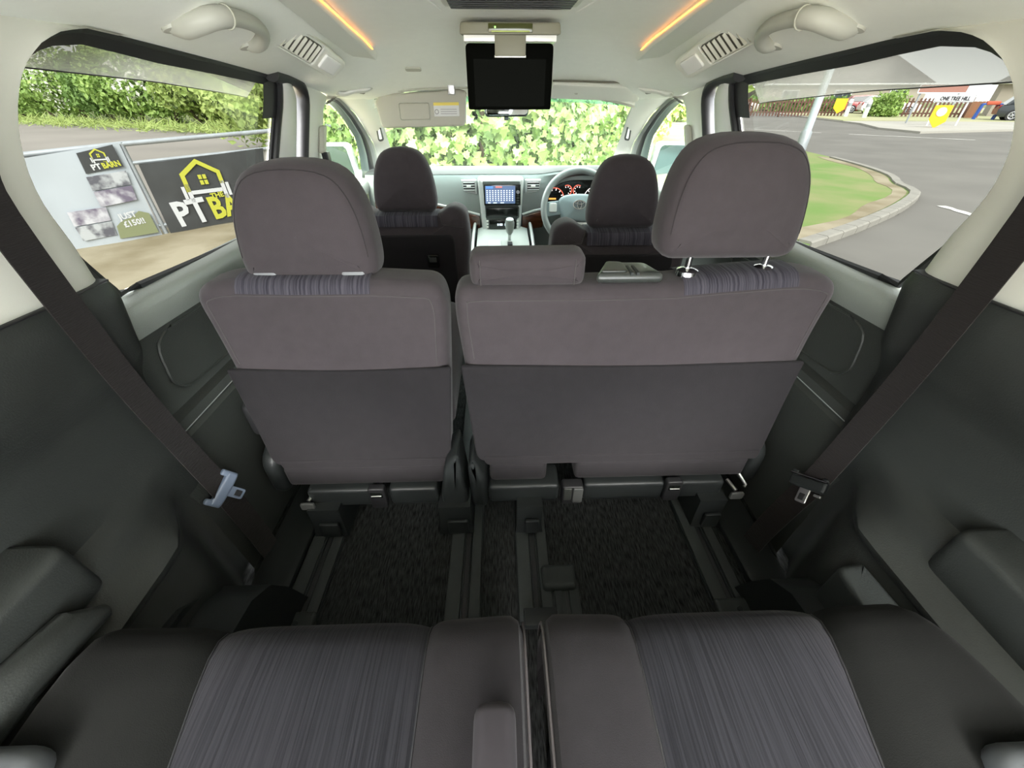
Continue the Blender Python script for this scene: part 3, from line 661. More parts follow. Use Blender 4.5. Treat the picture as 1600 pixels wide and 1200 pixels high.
# raised centre panel edges of the ceiling
for s in (-1,1): obj('ceiling_crease',MB().tube([(s*.30,.75,1.2005),(s*.26,1.0,1.196),(s*.17,1.36,1.1735)],.0025,6),HEAD,ceiling)
floor=obj('floor',MB().bx(-.80,.80,-.42,2.9,-.06,0),CARP,kind='structure',smooth=0)
def build_side(s,name,sn):
    side='left' if s<0 else 'right'
    root=bpy.data.objects.new('wall_'+side,None); COL.objects.link(root); root['kind']='structure'; WL[root.name]=Vector()
    # --- dark rear quarter trim
    def q(u,v):
        z=-.01+v*.77; y0=interp(z,FE); y=-.42+(y0+.42)*u
        zz=min(z,SEAMZ(y)) if v>.96 else z
        if v>=1: zz=SEAMZ(y)
        x=interp(zz,QP); x=x+(max(x,.722)-x)*sstep(.40,.55,y)
        e=sstep(y0-.02,y0,y)*.012
        return V(s*(x+e),y,zz)
    us=[0,.2,.4,.55,.65,.72,.76,.80,.84,.88,.91,.94,.965,.985,1.0]
    mb=MB(); nv=60; rows=[[q(u,j/nv) for j in range(nv+1)] for u in us]
    rows.append([V(s*.80,p.y+.003,p.z) for p in rows[-1]])
    mb.loft([r+[V(s*.79,r[-1].y,r[-1].z+.002)] for r in rows],closed=False); obj('quarter_trim',mb,DARK,root,label='charcoal grained lower quarter trim')
    # --- beige rear pillar
    A=[]; 
    ridx=WYZ[1:13]
    A=resamp([wp(s,.715,.700,-.010),wp(s,.700,.737,-.012)]+[wp(s,y,z,-.012) for y,z in ridx[1:]],28)
    B=[]
    for i,a in enumerate(A):
        t=i/27; B.append(V(s*.742,.36,.700+(1.135-.700)*t))
    def pf(a,b,t):
        p=a.lerp(b,t); d=(p-a).length
        x=.742-.03*sstep(.80,1.08,p.z)
        return V(s*(x+(abs(a.x)-x)*math.exp(-d/.022)) if t<1 else s*x,p.y,p.z)
    mb=MB(); rows=[[pf(a,b,t) for a,b in zip(A,B)] for t in (0,.004,.008,.014,.02,.03,.045,.07,.12,.3,.6,1)]
    rows.insert(0,[V(s*.805,a.y,a.z) for a in A])
    mb.loft(rows,closed=False); obj('rear_pillar_trim',mb,PIL,root,label='beige pillar trim behind the side glass')
    # rear quarter glass beside the bench, behind the pillar
    wq=bpy.data.objects.new('window_%d'%(6 if s<0 else 7),None); COL.objects.link(wq); wq['kind']='structure'; WL[wq.name]=Vector()
    obj('pane',MB().add([V(s*.765,.36,.752),V(s*.765,-.42,.77),V(s*.735,-.42,1.09),V(s*.735,.36,1.09)],[(0,1,2,3)]),TINT,wq,smooth=0)
    obj('seal',MB().tube([V(s*.755,.35,.762),V(s*.755,-.41,.775),V(s*.73,-.41,1.08),V(s*.73,.35,1.08)],.012,6,True),BLACK,wq)
    obj('trim_seam',MB().tube([V(s*(interp(SEAMZ(y),QP)-.003+.012*sstep(.6,.7,y)),y,SEAMZ(y)) for y in [-.4+i*.1 for i in range(11)]+[.695]],.002,5),BLACK,root)
    # --- sliding door trim below glass
    DP=[(-.02,.70),(.0,.70),(.28,.715),(.34,.735),(.385,.738),(.392,.748),(.398,.748),(.402,.742),(.422,.748),(.428,.772),(.45,.778),(.58,.778),(.60,.772),(.62,.762),(.645,.756),(.662,.758),(.672,.768),(.677,.785),(.678,.81)]
    zs=[p[0] for p in DP]
    def dz(y,z): return z-.026*(y-.75)*sstep(.3,.66,z)
    rows=[[V(s*interp(z,DP),y,dz(y,z)) for z in zs] for y in (.56,.7,.9,1.1,1.3,1.5,1.62,1.75,1.9,2.1,2.6)]
    # upper (sill) and lower halves
    k=12
    obj('door_lower_trim',MB().loft([r[:k+1] for r in rows],closed=False),DARKS if False else DOORP,root,label='dark grey sliding door card')
    obj('window_sill_trim',MB().loft([r[k:] for r in rows],closed=False),mat('sill_window_shine',(.20,.215,.195),.42,bump=.3,bs=400) if 'sill_window_shine' not in MT else MT['sill_window_shine'],root,label='rolled sill under the glass, window shine painted in as lighter grey')  # dark plastic sill coloured paler for the shine from the window
    obj('door_bright_strip',MB().tube([V(s*.744,y,.402) for y in (.62,.9,1.3,1.7)],.0022,6),SILV,root,label='thin pale strip along the door ledge')
    # recessed door pocket outline
    pk=[(.80,.59),(1.30,.575),(1.34,.55),(1.34,.47),(1.28,.445),(.83,.445),(.74,.47),(.735,.52),(.75,.57)]
    obj('door_pocket_edge',MB().tube([V(s*.775,y,dz(y,z)) for y,z,_ in [tuple(p) for p in spline([(a,b,0) for a,b in pk+[pk[0]]],3)[:-1]]],.0035,6,True),DOORP,root)
    # step well lower
    obj('sill_plate',MB().pillow(rrect(.42,.80,0,.10,.02),.02,.006,lambda a,b,c:V(s*(.575+b),a+.05,.002+c),nr=2),DARKS,root)
    # armrest ledge beside the third row
    f=lambda a,b,c:V(s*(.655+a),b,.448-.33*0-c)
    ar=rnd([(.03,.345,.03),(.12,.325,.02),(.12,-.8,0),(.03,-.8,0)],5)
    obj('side_armrest',MB().pillow(ar,.10,.009,lambda a,b,c:V(s*(.645+a),b,(.475 if s>0 else .50)-c-.03*(.12-a)/.09*1.0),nr=3),DARK,root,label='padded ledge beside the rear bench')
    # seat side ridge
    if s<0:
        rp=[(-.672,-.7,.40),(-.668,0,.40),(-.662,.18,.402),(-.655,.26,.392),(-.652,.292,.365)]
        obj('side_ridge',MB().tube(rp,[.032,.032,.032,.028,.012],12),DARK,root)
    else:
        pass
    # wheel housing cover
    def whf(x0,x1,y1,zt):
        mb=MB(); pr=[(-.3,zt),(y1-.16,zt),(y1-.09,zt-.012),(y1-.04,zt-.05),(y1-.01,zt-.12),(y1+.02,.0),(-.3,0)]
        mb.loft([[V(s*(x+(.02 if i==0 else 0)),y-(.02 if i==0 else 0),z-(.02 if (i==0 and z>.05) else 0)) for y,z in pr] for i,x in enumerate((x0,x0+.015,x1))]); return mb
    if s<0: obj('wheel_housing',whf(.51,.72,.46,.235),DARKS,root); obj('wheel_housing_step',whf(.60,.72,.43,.275),DARKS,root)
    else:
        obj('wheel_housing',whf(.515,.72,.45,.215),DARKS,root)
        obj('storage_lid',MB().pillow(rnd([(.575,.365,.02),(.632,.372,.012),(.642,.24,0),(.568,.24,0)],4),.12,.012,lambda a,b,c:V(a,b,.30-c),nr=3),RAILM,root,label='grey ledge beside the bench')
        ap=obj('anchor_plate',MB().bx(.597,.640,.262,.278,.285,.303,.002),BLACK,root)
        obj('anchor_bar',MB().bx(.607,.618,.262,.2785,.29,.3045,.001),STEEL,ap)
    # --- window frame: seal, glass
    loop=[wp(s,y,z,.004) for y,z in WYZ]
    win=bpy.data.objects.new('window_%d'%(1 if s<0 else 2),None); COL.objects.link(win); win['kind']='structure'; WL[win.name]=Vector()
    # the pane as a ruled sheet with a little thickness
    lo=[(y,z) for y,z in WYZ]
    mb=MB(); n=len(lo); mb.add([wp(s,y,z,.018) for y,z in lo]+[V(s*(Xw(.87)+.018),1.1,.87)],[(i,(i+1)%n,n) for i in range(n)])
    obj('pane',mb,TINT,win,smooth=0,label='dark tinted side glass')
    obj('seal',MB().tube([wp(s,y,z,.006) for y,z in spline([(a,b,0) for a,b in WYZ+[WYZ[0]]],3)[:-1] for _ in (0,)] if False else [wp(s,p.x,p.y,.006) for p in spline([(a,b,0) for a,b in WYZ+[WYZ[0]]],3)[:-1]],.0075,6,True),BLACK,win)
    top=WYZ[8:18]; 
    obj('top_band',MB().ruled([wp(s,y,z,.0) for y,z in top],[wp(s,y+(.012 if i<2 else 0),z-interp(i,[(0,.004),(2,.018),(5,.026),(9,.022)]),.012) for i,(y,z) in enumerate(top)],2),BLACK,win,label='black band along the top of the glass')
    obj('front_band',MB().loft([[wp(s,y-.0,z,.0),wp(s,y-.055,z,.01),wp(s,y-.06,z-.0,.012)] for y,z in [(1.555,1.04),(1.54,.99),(1.515,.945)]],closed=False),BLACK,win)
    # --- smoked rain deflector outside
    lowr=[(.70,1.04),(.772,1.038),(1.09,1.026),(1.40,1.004),(1.47,.997)] if s<0 else [(.66,1.022),(.80,1.017),(1.05,1.010),(1.42,.988),(1.49,.982)]
    lowr=resamp([(a,b,0) for a,b in lowr],14)
    dfl=thing('rain_deflector','smoked rain deflector outside the %s window'%('left rear, banner side' if s<0 else 'right rear, road side'),'wind deflector',(s*.76,1.1,1.04))
    dm=MB(); a=[V(s*(Xw(p.y)+.055),p.x,p.y) for p in lowr]; zt=[1.078 if s<0 else 1.092]*14
    b=[V(s*(Xw(zt[i])+.02),p.x,(1.072 if s<0 else 1.085)-.03*sstep(1.1,1.5,p.x)) for i,p in enumerate(lowr)]
    dm.ruled(a,b,4); obj('blade',dm,VISM,dfl,smooth=60)
    obj('lower_lip',MB().tube([p+V(0,0,-.0005) for p in a],.0014,5),mat('deflector_edge',(.5,.5,.5),.3) if 'deflector_edge' not in MT else MT['deflector_edge'],dfl)
    # --- sliding door frame, rubber, B pillar
    F0=[wp(s,y,z,-.004) for y,z in [(1.545,1.046),(1.555,1.03),(1.54,.98),(1.50,.915),(1.455,.836),(1.42,.75),(1.40,.66),(1.39,.62)]]
    F1=[wp(s,y,z,-.012) for y,z in [(1.555,1.048),(1.63,1.040),(1.665,1.00),(1.645,.93),(1.615,.85),(1.585,.76),(1.565,.67),(1.56,.62)]]
    def bul(a,b,t):
        p=a.lerp(b,t); return V(p.x-s*.016*math.sin(math.pi*t)**.7,p.y,p.z)
    tr=bpy.data.objects.new('trim_%d'%(1 if s<0 else 2),None); COL.objects.link(tr); tr['kind']='structure'; WL[tr.name]=Vector()
    a=[tuple(p) for p in resamp(F0,24)]; b=[tuple(p) for p in resamp(F1,24)]
    obj('door_frame',MB().ruled(a,b,8,bul),GREYSIL,tr,label='pale sliding door frame')
    obj('door_frame_seal',MB().tube([p+V(-s*.004,.004,0) for p in resamp(F0,24)],.009,8),BLACK,tr)
    RB=[wp(s,y,z,-.012) for y,z in [(1.50,1.053),(1.56,1.050),(1.63,1.047),(1.69,1.030),(1.715,.995),(1.695,.93),(1.665,.85),(1.635,.76),(1.615,.67),(1.61,.60)]]
    obj('door_rubber',MB().tube(resamp(spline(RB,5),40),.019,10,flat=1.2),BLACK,tr,label='thick black door rubber')
    G0=[wp(s,y,z,-.016) for y,z in [(1.70,1.035),(1.725,.995),(1.705,.93),(1.675,.85),(1.645,.76),(1.625,.67),(1.62,.58)]]
    G1=[wp(s,y,z,-.010) for y,z in [(1.965,.995),(1.915,.96),(1.895,.90),(1.878,.83),(1.862,.75),(1.85,.67),(1.85,.58)]]
    obj('pillar_trim',MB().ruled(resamp(G0,24),resamp(G1,24),8,bul),BEIGE,tr,label='beige centre pillar')
    C0=[wp(s,y,z,-.012) for y,z in [(1.55,1.048),(1.63,1.045),(1.70,1.036),(1.85,1.016),(2.0,.998)]]
    C1=[V(s*.715*interp(y,[(1.7,1),(2.12,.90)]),y,zedge(y)+.004) for y in (1.55,1.63,1.70,1.85,2.0)]
    obj('cant_trim',MB().ruled(C0,C1,2),BEIGE,tr)
    obj('leak_cover',MB().ruled([wp(s,1.78,1.015,.012),wp(s,1.95,.985,.012),wp(s,2.04,.985,.0),wp(s,2.18,.955,-.01)],[V(s*.58,1.78,1.13),V(s*.57,1.95,1.09),V(s*.55,2.06,1.06),V(s*.52,2.20,1.03)],2),BEIGE,tr)  # added panel hidden behind the trim, stops light leaking in above the door
    obj('ceiling_seam',MB().tube([V(s*.7155,y,zedge(y)-.001) for y in (.36,.5,.6,.7,.8)],.0018,5),BEIGE2,tr)
    # belt height adjuster on the centre pillar
    h=thing('belt_anchor','beige belt height adjuster on the %s centre pillar'%side,'belt anchor',(s*.735,1.80,.84))
    obj('cover',MB().pillow(rrect(-.016,.016,-.05,.04,.014),.022,.007,lambda a_,b_,c_:V(s*(Xw(.87+b_)-.033-.018+c_),1.80+a_+b_*.35,.87+b_)),BEIGE2,h)
    obj('loop',MB().bx(s*.70,s*.725,1.772,1.80,.79,.825,.004),DARKS,h)
    obj('webbing',MB().ruled([(s*.712,1.765,.81),(s*.712,1.765,.45)],[(s*.716,1.80,.81),(s*.716,1.80,.45)],1),BELT,h)
    # --- front door: glass, frame bands
    OUT=[(1.968,.985),(2.021,1.001),(2.16,.965),(2.291,.924),(2.46,.85),(2.621,.772),(2.72,.66)]
    INN=[(1.93,.972),(1.968,.980),(2.02,.973),(2.10,.946),(2.186,.911),(2.347,.829),(2.414,.734),(2.45,.62)]
    O2=resamp([(a_,b_,0) for a_,b_ in OUT],20); I2=resamp([(a_,b_,0) for a_,b_ in INN],20)
    w2=bpy.data.objects.new('window_%d'%(3 if s<0 else 4),None); COL.objects.link(w2); w2['kind']='structure'; WL[w2.name]=Vector()
    for k in range(3):
        t0,t1=k/3,(k+.86)/3
        A_=[wp(s,p.x,p.y,-.03).lerp(wp(s,q_.x,q_.y,-.006),t0)+V(-s*.004*k,0,0) for p,q_ in zip(O2,I2)]
        B_=[wp(s,p.x,p.y,-.03).lerp(wp(s,q_.x,q_.y,-.006),t1)+V(s*.006,0,0) for p,q_ in zip(O2,I2)]
        obj('frame_band',MB().ruled(A_,B_,3,lambda a_,b_,t_:a_.lerp(b_,t_)+V(-s*.008*math.sin(math.pi*t_),0,0)),[mat('door_band_grey%d'%s,(.16,.17,.16),.45) if 'door_band_grey%d'%s not in MT else MT['door_band_grey%d'%s],BLACK,mat('door_band_green%d'%s,(.10,.13,.12),.4) if 'door_band_green%d'%s not in MT else MT['door_band_green%d'%s]][k],w2)
    poly=[(p.x,p.y) for p in I2]+[(2.45,.60),(1.85,.60),(1.862,.75),(1.878,.83),(1.895,.90),(1.915,.96)]
    mb=MB(); mb.add([wp(s,y,z,.004) for y,z in poly]+[wp(s,2.1,.8,.004)],[(i,(i+1)%len(poly),len(poly)) for i in range(len(poly))])
    obj('pane',mb,FDG,w2,smooth=0,label='clear front door glass')
    # --- A pillar
    L1=resamp([V(s*.575,2.12,1.0),V(s*.60,2.3,.93),V(s*.655,2.6,.80),V(s*.72,3.0,.62)],16)
    L2=resamp([wp(s,1.965,.998,-.03),wp(s,2.021,1.003,-.03),wp(s,2.291,.928,-.03),wp(s,2.621,.776,-.03),wp(s,2.75,.62,-.03)],16)
    obj('windscreen_pillar',MB().ruled(L1,L2,6,lambda a_,b_,t_:a_.lerp(b_,t_)+V(-s*.012*math.sin(math.pi*t_),-.01*math.sin(math.pi*t_),0)),BEIGE,tr,label='beige windscreen pillar')
    # small fixed quarter glass on the pillar, opaque, daylight painted into its colour
    qg=MB().pillow(rnd([(-.03,-.055,.015),(.028,-.045,.015),(.012,.05,.015),(-.016,.055,.015)],3),.008,.003,fr((s*.660,2.450,.860),(s*.5,.55,-.25),(s*-.05,-.42,.9),(0.6*s,.5,.2)),nr=1,nb=0)
    g=obj('quarter_glass',qg,mat('painted_daylight_glass',(.7,.75,.74),.15) if 'painted_daylight_glass' not in MT else MT['painted_daylight_glass'],tr)
    f=fr((s*.660,2.450,.860),(s*.5,.55,-.25),(s*-.05,-.42,.9),(0.6*s,.5,.2))
    obj('quarter_glass_frame',MB().tube([f(a_,b_,-.002) for a_,b_ in rnd([(-.033,-.06,.015),(.031,-.05,.015),(.014,.055,.015),(-.019,.06,.015)],3)],.005,5,True),DOORP,g)
    # front door lower
    obj('front_door_trim',MB().ruled([V(s*.775,1.85,.60),V(s*.775,2.75,.60)],[V(s*.76,1.85,0),V(s*.76,2.75,0)],2),DOORP,root)
    obj('front_door_sill',MB().tube([wp(s,1.84,.615,-.02),wp(s,2.75,.60,-.02)],.02,8),DASH,root)
    return root
for s in (-1,1): build_side(s,'',1)
# windscreen
w5=bpy.data.objects.new('window_5',None); COL.objects.link(w5); w5['kind']='structure'; WL['window_5']=Vector()
obj('pane',MB().grid(lambda u,v:V((u-.5)*2*(.575+.145*v),2.12+.88*v+.02*(1-(2*u-1)**2),1.0-.38*v+.022*(1-(2*u-1)**2)*(1-v)),10,6),WSCR,w5,label='clear windscreen glass')
obj('sun_strip',MB().grid(lambda u,v:V((u-.5)*2*(.573+.02*v),2.125+.075*v+.02*(1-(2*u-1)**2),.996-.034*v+.02*(1-(2*u-1)**2)),10,2),glass('blue_shade_band',(.45,.80,.82),.03),w5,label='blue tinted top band')

# ================================================================== CEILING FITTINGS
def handle(s):
    t=thing('grab_handle','beige grab handle above the %s rear side window'%('left' if s<0 else 'right'),'handle',(s*.62,1.15,1.10))
    dy=0 if s<0 else -.025
    P=[(.632,.992,1.106),(.610,.985,1.103),(.585,.980,1.107),(.558,.985,1.114),(.541,1.008,1.119),(.535,1.055,1.121),(.536,1.110,1.118),(.548,1.158,1.110),(.570,1.192,1.101),(.594,1.212,1.097),(.615,1.218,1.101)]
    P=[V(s*a,b+dy,c) for a,b,c in P]
    Q=spline(P,4); rr=[interp(i/(len(Q)-1),[(0,.017),(.1,.019),(.25,.0185),(.40,.017),(.42,.014),(.72,.0135),(.85,.0155),(.95,.017),(1,.015)]) for i in range(len(Q))]
    obj('grip',MB().tube(Q,rr,14),HNDL,t)
    obj('grip_joint',MB().tube([Q[16],Q[16]+(Q[17]-Q[16]).normalized()*.002],.0190,14),BEIGE2,t)
    for y,x in ((.990+dy,.632),(1.218+dy,.615)): obj('mount',MB().lathe([(.022,0),(.021,.006),(.015,.008)],(s*x,y,ceilp(x,y)+.003),(-s*.25,0,-1),14),HNDL,t)
for s in (-1,1): handle(s)
def vent(s):
    y0=1.385 if s<0 else 1.335
    n=Vector((-s*.60,-.30,-.74)).normalized(); ay=Vector((0,1,0)); ay=(ay-n*ay.dot(n)).normalized(); ax=n.cross(ay)*1.0
    if ax.z<0: ax=-ax
    c=V(s*.556,y0,1.118)
    t=thing('ceiling_vent','beige louvred air vent with reading lamp above the %s side window'%('left' if s<0 else 'right'),'air vent',c)
    f=fr(c,ay*1.12,ax*1.2,n)
    obj('frame',MB().pillow(rnd([(-.155,-.030,.02),(.155,-.036,.02),(.165,.02,.02),(-.13,.042,.02)],4),.016,.006,lambda a,b,d:f(a,b,.018-d)),mat('vent_plastic',(.66,.66,.58),.4) if 'vent_plastic' not in MT else MT['vent_plastic'],t)
    obj('opening',MB().pillow(rrect(-.10,.045,-.022,.022,.008),.006,.002,lambda a,b,d:f(a,b,.022-d),nr=1,nb=0),mat('vent_dark',(.05,.05,.04),.5) if 'vent_dark' not in MT else MT['vent_dark'],t,label='dark louvre recess')
    for i in range(8):
        a=-.088+i*.017; obj('louvre',MB().box(f(a,0,.024),(.0045,.050,.008),.0008,Matrix((ay,ax,n)).transposed()@Matrix.Rotation(.5,3,'Y')),BEIGE2,t)
    obj('rim',MB().tube([f(a,b,.021) for a,b in rrect(-.106,.05,-.027,.027,.01)],.0028,5,True),BEIGE,t)
    obj('reading_lamp',MB().pillow(rrect(.07,.135,-.022,.014,.006),.008,.003,lambda a,b,d:f(a,b,.024-d)),LENS,t,label='small clear reading lamp lens')
for s in (-1,1): vent(s)
def strip(s):
    t=thing('ambient_light_strip','beige ceiling rail with glowing amber light line on the %s side'%('left' if s<0 else 'right'),'light',(s*.45,1.3,1.17))
    A=[];B=[]; rows=[]
    for i in range(21):
        y=.55+1.17*i/20; k=1 if y<1.6 else math.sqrt(max(0,1-((y-1.6)/.12)**2))*.85+.15
        xi=.405+.033*sstep(.9,1.66,y); xo=xi+.012+.058*k
        zi=ceilp(xi,y)-.020; zo=ceilp(xo,y)-.004
        rows.append([V(s*xi,y,ceilp(xi,y)+.004),V(s*(xi+.001),y,zi+.006),V(s*(xi+.006),y,zi),V(s*(xi+.03),y,(zi*.55+zo*.45)),V(s*xo,y,zo),V(s*xo,y,zo+.012)])
    obj('rail',MB().loft(rows,closed=False),BEIGE,t)
    obj('light_line',MB().tube([V(s*(.402+.033*sstep(.9,1.66,y)),y,ceilp(.405,y)-.012) for y in [.56+.055*i for i in range(21)]],.0026,6),ORANGE,t,label='glowing amber line')
for s in (-1,1): strip(s)
# rear facing flip down screen
t=thing('ceiling_monitor','black flip-down screen hanging from the ceiling','monitor',(0,1.4,1.17))
mm=mat('monitor_beige',(.17,.165,.115),.5,spec=.3)
obj('base',MB().pillow(rnd([(-.134,1.130,.006),(.134,1.130,.006),(.130,1.155,.006),(-.130,1.155,.006)],3),.26,.004,lambda a,b,c:V(a,1.37+c,b+.016*c/.26),nr=2),mm,t)
obj('base_skirt',MB().bx(-.125,.125,1.39,1.62,1.118,1.134,.003),LENS,t,label='pale underside of the monitor base')
g=obj('infrared_window',MB().bx(-.058,.058,1.364,1.372,1.134,1.152,.002),mat('olive_gloss',(.05,.055,.015),.1),t)
obj('power_lamp',MB().bx(-.042,-.038,1.3625,1.366,1.142,1.146),GRN,g,smooth=0)
obj('painted_reflection',MB().bx(-.05,.05,1.3625,1.366,1.1345,1.1375),mat('green_reflection_strip',(.30,.36,.06),.2),g,smooth=0)  # green reflection along the window's lower edge, painted as an unlit strip
obj('hinge',MB().bx(-.042,.042,1.385,1.41,1.088,1.135,.003),mm,t)
obj('hinge_edge',MB().bx(-.043,.043,1.388,1.40,1.085,1.090,.001),LENS,t)
S_=MB().pillow(rnd([(-.122,.968,.006),(.119,.968,.006),(.119,1.116,.012),(-.122,1.116,.012)],4),.020,.003,lambda a,b,c:V(a,1.40+c+.03*(1.116-b),b),nr=2)
b=obj('screen_housing',S_,SCR,t)
obj('display',MB().pillow(rrect(-.102,.100,.975,1.083,.003),.002,.0005,lambda a,b,c:V(a,1.399+c+.03*(1.116-b)-.0005,b),nr=1,nb=0),SCR2,b)
# front overhead vent grille at the top edge of the view
t=thing('ceiling_grille','dark slatted air grille in the ceiling at the top edge','air vent',(0,1.25,1.19))
obj('frame',MB().bx(-.165,.165,1.12,1.335,1.176,1.195,.005),BEIGE,t)
obj('recess',MB().bx(-.148,.148,1.13,1.325,1.1735,1.178),BLACK,t,smooth=0)
for i in range(7): obj('slat',MB().bx(-.146,.146,1.14+.027*i,1.150+.027*i,1.171,1.176,.001),DARKS,t,smooth=0)
# small front grab handles
for s in (-1,1):
    t=thing('coat_hook_handle','small beige folded handle above the %s front door'%('left' if s<0 else 'right'),'handle',(s*.585,1.98,1.045))
    y=1.93; 
    P=spline([V(s*.655,y-.03,1.012),V(s*.635,y-.015,1.008),V(s*.60,y+.0,1.018),V(s*.565,y+.02,1.020),V(s*.545,y+.05,1.030)],4)
    obj('grip',MB().tube(P,[.010]*len(P),10,flat=1.5),BEIGE,t)
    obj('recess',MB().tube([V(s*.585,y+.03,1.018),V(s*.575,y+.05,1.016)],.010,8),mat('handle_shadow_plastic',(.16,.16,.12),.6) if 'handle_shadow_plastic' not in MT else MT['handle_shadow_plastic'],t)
    obj('mount',MB().pillow(rrect(-.06,.06,-.025,.025,.02),.012,.004,fr((s*.575,y+.01,1.045),(s*-.35,.9,-.1),(s*.6,.2,-.55),(s*.3,.2,.9))),BEIGE,t)
t=obj('ceiling_lamp_cap',MB().pillow(rrect(-.03,.03,-.010,.010,.009),.006,.002,fr((-.352,1.90,1.0845),(1,0,0),(0,1,-.45),(0,-.3,-1))),BEIGE2,loc=(-.352,1.9,1.08),cat='cap',label='small oval cap in the ceiling above the deployed sun visor')
# sun visors
t=thing('sun_visor','beige sun visor folded down with mirror flap and warning label','sun visor',(-.37,2.13,1.0))
VB=mat('visor_vinyl',(.40,.385,.32),.7)
vo=rnd([(-.553,.885,.02),(-.178,.893,.025),(-.170,1.018,.012),(-.20,1.024,.01),(-.535,1.006,.02),(-.566,.985,.015)],5)
vf=lambda a,b,c:V(a,2.10+c-.10*(1.02-b),b)
obj('panel',MB().pillow(vo,.02,.008,vf,nr=3),VB,t)
m_=obj('mirror_flap',MB().pillow(rrect(-.462,-.335,.918,.975,.008),.005,.002,lambda a,b,c:vf(a,b+.012*(a+.4),-.004+c),nr=2),VB,t)
obj('flap_frame',MB().tube([vf(a,b+.012*(a+.4),-.003) for a,b in rrect(-.465,-.332,.915,.978,.01)],.0022,5,True),BEIGE2,m_)
l=obj('warning_label',MB().pillow(rrect(-.315,-.205,.928,.978,.002),.002,.0005,lambda a,b,c:vf(a,b+.012*(a+.3),-.0015+c),nr=1,nb=0),mat('label_white',(.6,.6,.58),.5),t,label='white and yellow warning label')
obj('label_band',MB().pillow(rrect(-.315,-.205,.967,.978,.001),.001,.0003,lambda a,b,c:vf(a,b+.012*(a+.3),-.0025+c),nr=1,nb=0),YEL,l)
obj('label_symbol',MB().tube([vf(-.303+.008*math.cos(k*.52),.945+.008*math.sin(k*.52),-.002) for k in range(12)],.0012,4,True),mat('label_grey',(.25,.25,.25),.5),l)
for i in range(3): obj('label_text',MB().bx(-.285,-.215,2.085+.0,2.0862,.937+.008*i,.939+.008*i),MT['label_grey'],l,smooth=0)
obj('hinge_rod',MB().tube([V(-.55,2.09,1.018),V(-.40,2.095,1.022),V(-.16,2.095,1.030)],.0045,8),BEIGE2,t)
obj('pivot',MB().lathe([(.018,0),(.016,.018),(.008,.024)],V(-.545,2.09,1.036),(0,-.4,-1),12),BEIGE,t)
obj('clip',MB().bx(-.247,-.218,2.075,2.098,1.005,1.045,.004),STEEL,t)
t=thing('sun_visor','beige sun visor stowed flat above the driver','sun visor',(.4,2.03,1.05))
obj('panel',MB().pillow(rnd([(.19,0,.02),(.585,0,.02),(.545,.115,.02),(.19,.12,.02)],5),.016,.006,fr((0,2.10,.996),(1,.0,-.03),(0,-.75,.40),(0,.5,.85)),nr=3),BEIGE,t)
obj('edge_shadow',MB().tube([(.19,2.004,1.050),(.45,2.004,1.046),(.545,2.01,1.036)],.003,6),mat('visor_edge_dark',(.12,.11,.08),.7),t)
obj('clip',MB().tube([V(.30+.014*math.cos(k*.5),2.06,1.022+.014*math.sin(k*.5)) for k in range(1,11)],.003,6),BEIGE2,t)
# rear view mirror
t=thing('rear_view_mirror','black framed interior mirror below the hanging screen','mirror',(.008,2.3,.95))
f=fr((.010,2.28,.945),(1,0.04,-.01),(0,.12,1),(0,1,-.12))
obj('housing',MB().pillow(rnd([(-.108,-.026,.02),(.10,-.022,.02),(.108,.03,.02),(-.112,.03,.02)],4),.03,.01,f),DARKS,t)
obj('glass',MB().pillow(rnd([(-.100,-.020,.016),(.093,-.017,.016),(.10,.025,.016),(-.104,.025,.016)],4),.003,.001,lambda a,b,c:f(a,b,-.003+c),nr=1,nb=0),MIRR,t)
obj('lever',MB().bx(-.006,.016,2.285,2.30,.905,.92,.003),DARKS,t)
obj('stalk',MB().tube([f(0,.02,.03),V(0.01,2.33,1.0)],.010,8),DARKS,t)
# ================================================================== DASHBOARD
t=thing('dashboard','grey dashboard with walnut strips and a silver centre stack','dashboard',(0,2.6,0))
def hood(x): return .026*math.exp(-((x-.43)/.19)**4)
def dashp(x):
    h=hood(x); b=.02*(1-(x/.75)**2)
    yf=2.42-.02*b-.05*h/.026
    return [V(x,3.02+b,.60),V(x,2.8,.645),V(x,2.6,.658+h*.4),V(x,2.47-.05*h/.026,.660+h),V(x,yf+.005,.652+h),V(x,yf,.640+h),V(x,2.42,.60 if h<.01 else .60),V(x,2.42,.52),V(x,2.44,.44),V(x,2.46,.34),V(x,2.52,.22),V(x,2.6,.05)]
dx=[-.77+1.54*i/44 for i in range(45)]
obj('body',MB().loft([dashp(x) for x in dx],closed=False),DASH,t)
obj('top_pad',MB().loft([[p+V(0,-.003 if k==4 else 0,.002) for k,p in enumerate(dashp(x)[:5])] for x in dx],closed=False),mat('dash_top_pad',(.045,.05,.048),.8,spec=.2),t,label='dark dash top')
obj('wood_strip',MB().pillow(rnd([(-.74,.44,.01),(-.15,.355,.005),(-.15,.437,.005),(-.30,.475,.03),(-.44,.505,.03),(-.74,.525,.01)],4),.02,.006,lambda a,b,c:V(a,2.405+c+.15*max(0,.45-b),b),nr=2),WOOD,t,label='glossy walnut strip')
obj('wood_strip',MB().pillow(rnd([(.095,.355,.005),(.22,.37,.01),(.22,.47,.02),(.095,.437,.005)],4),.02,.006,lambda a,b,c:V(a,2.405+c+.15*max(0,.45-b),b),nr=2),WOOD,t,label='glossy walnut strip')
obj('bright_line',MB().tube([V(-.72,2.40,.535),V(-.44,2.40,.516),V(-.30,2.40,.486),V(-.15,2.40,.448)],.007,6),SILV,t,label='silver line above the walnut')
obj('bright_line',MB().tube([V(.095,2.40,.448),V(.16,2.40,.468),V(.215,2.40,.478)],.007,6),SILV,t,label='silver line above the walnut')
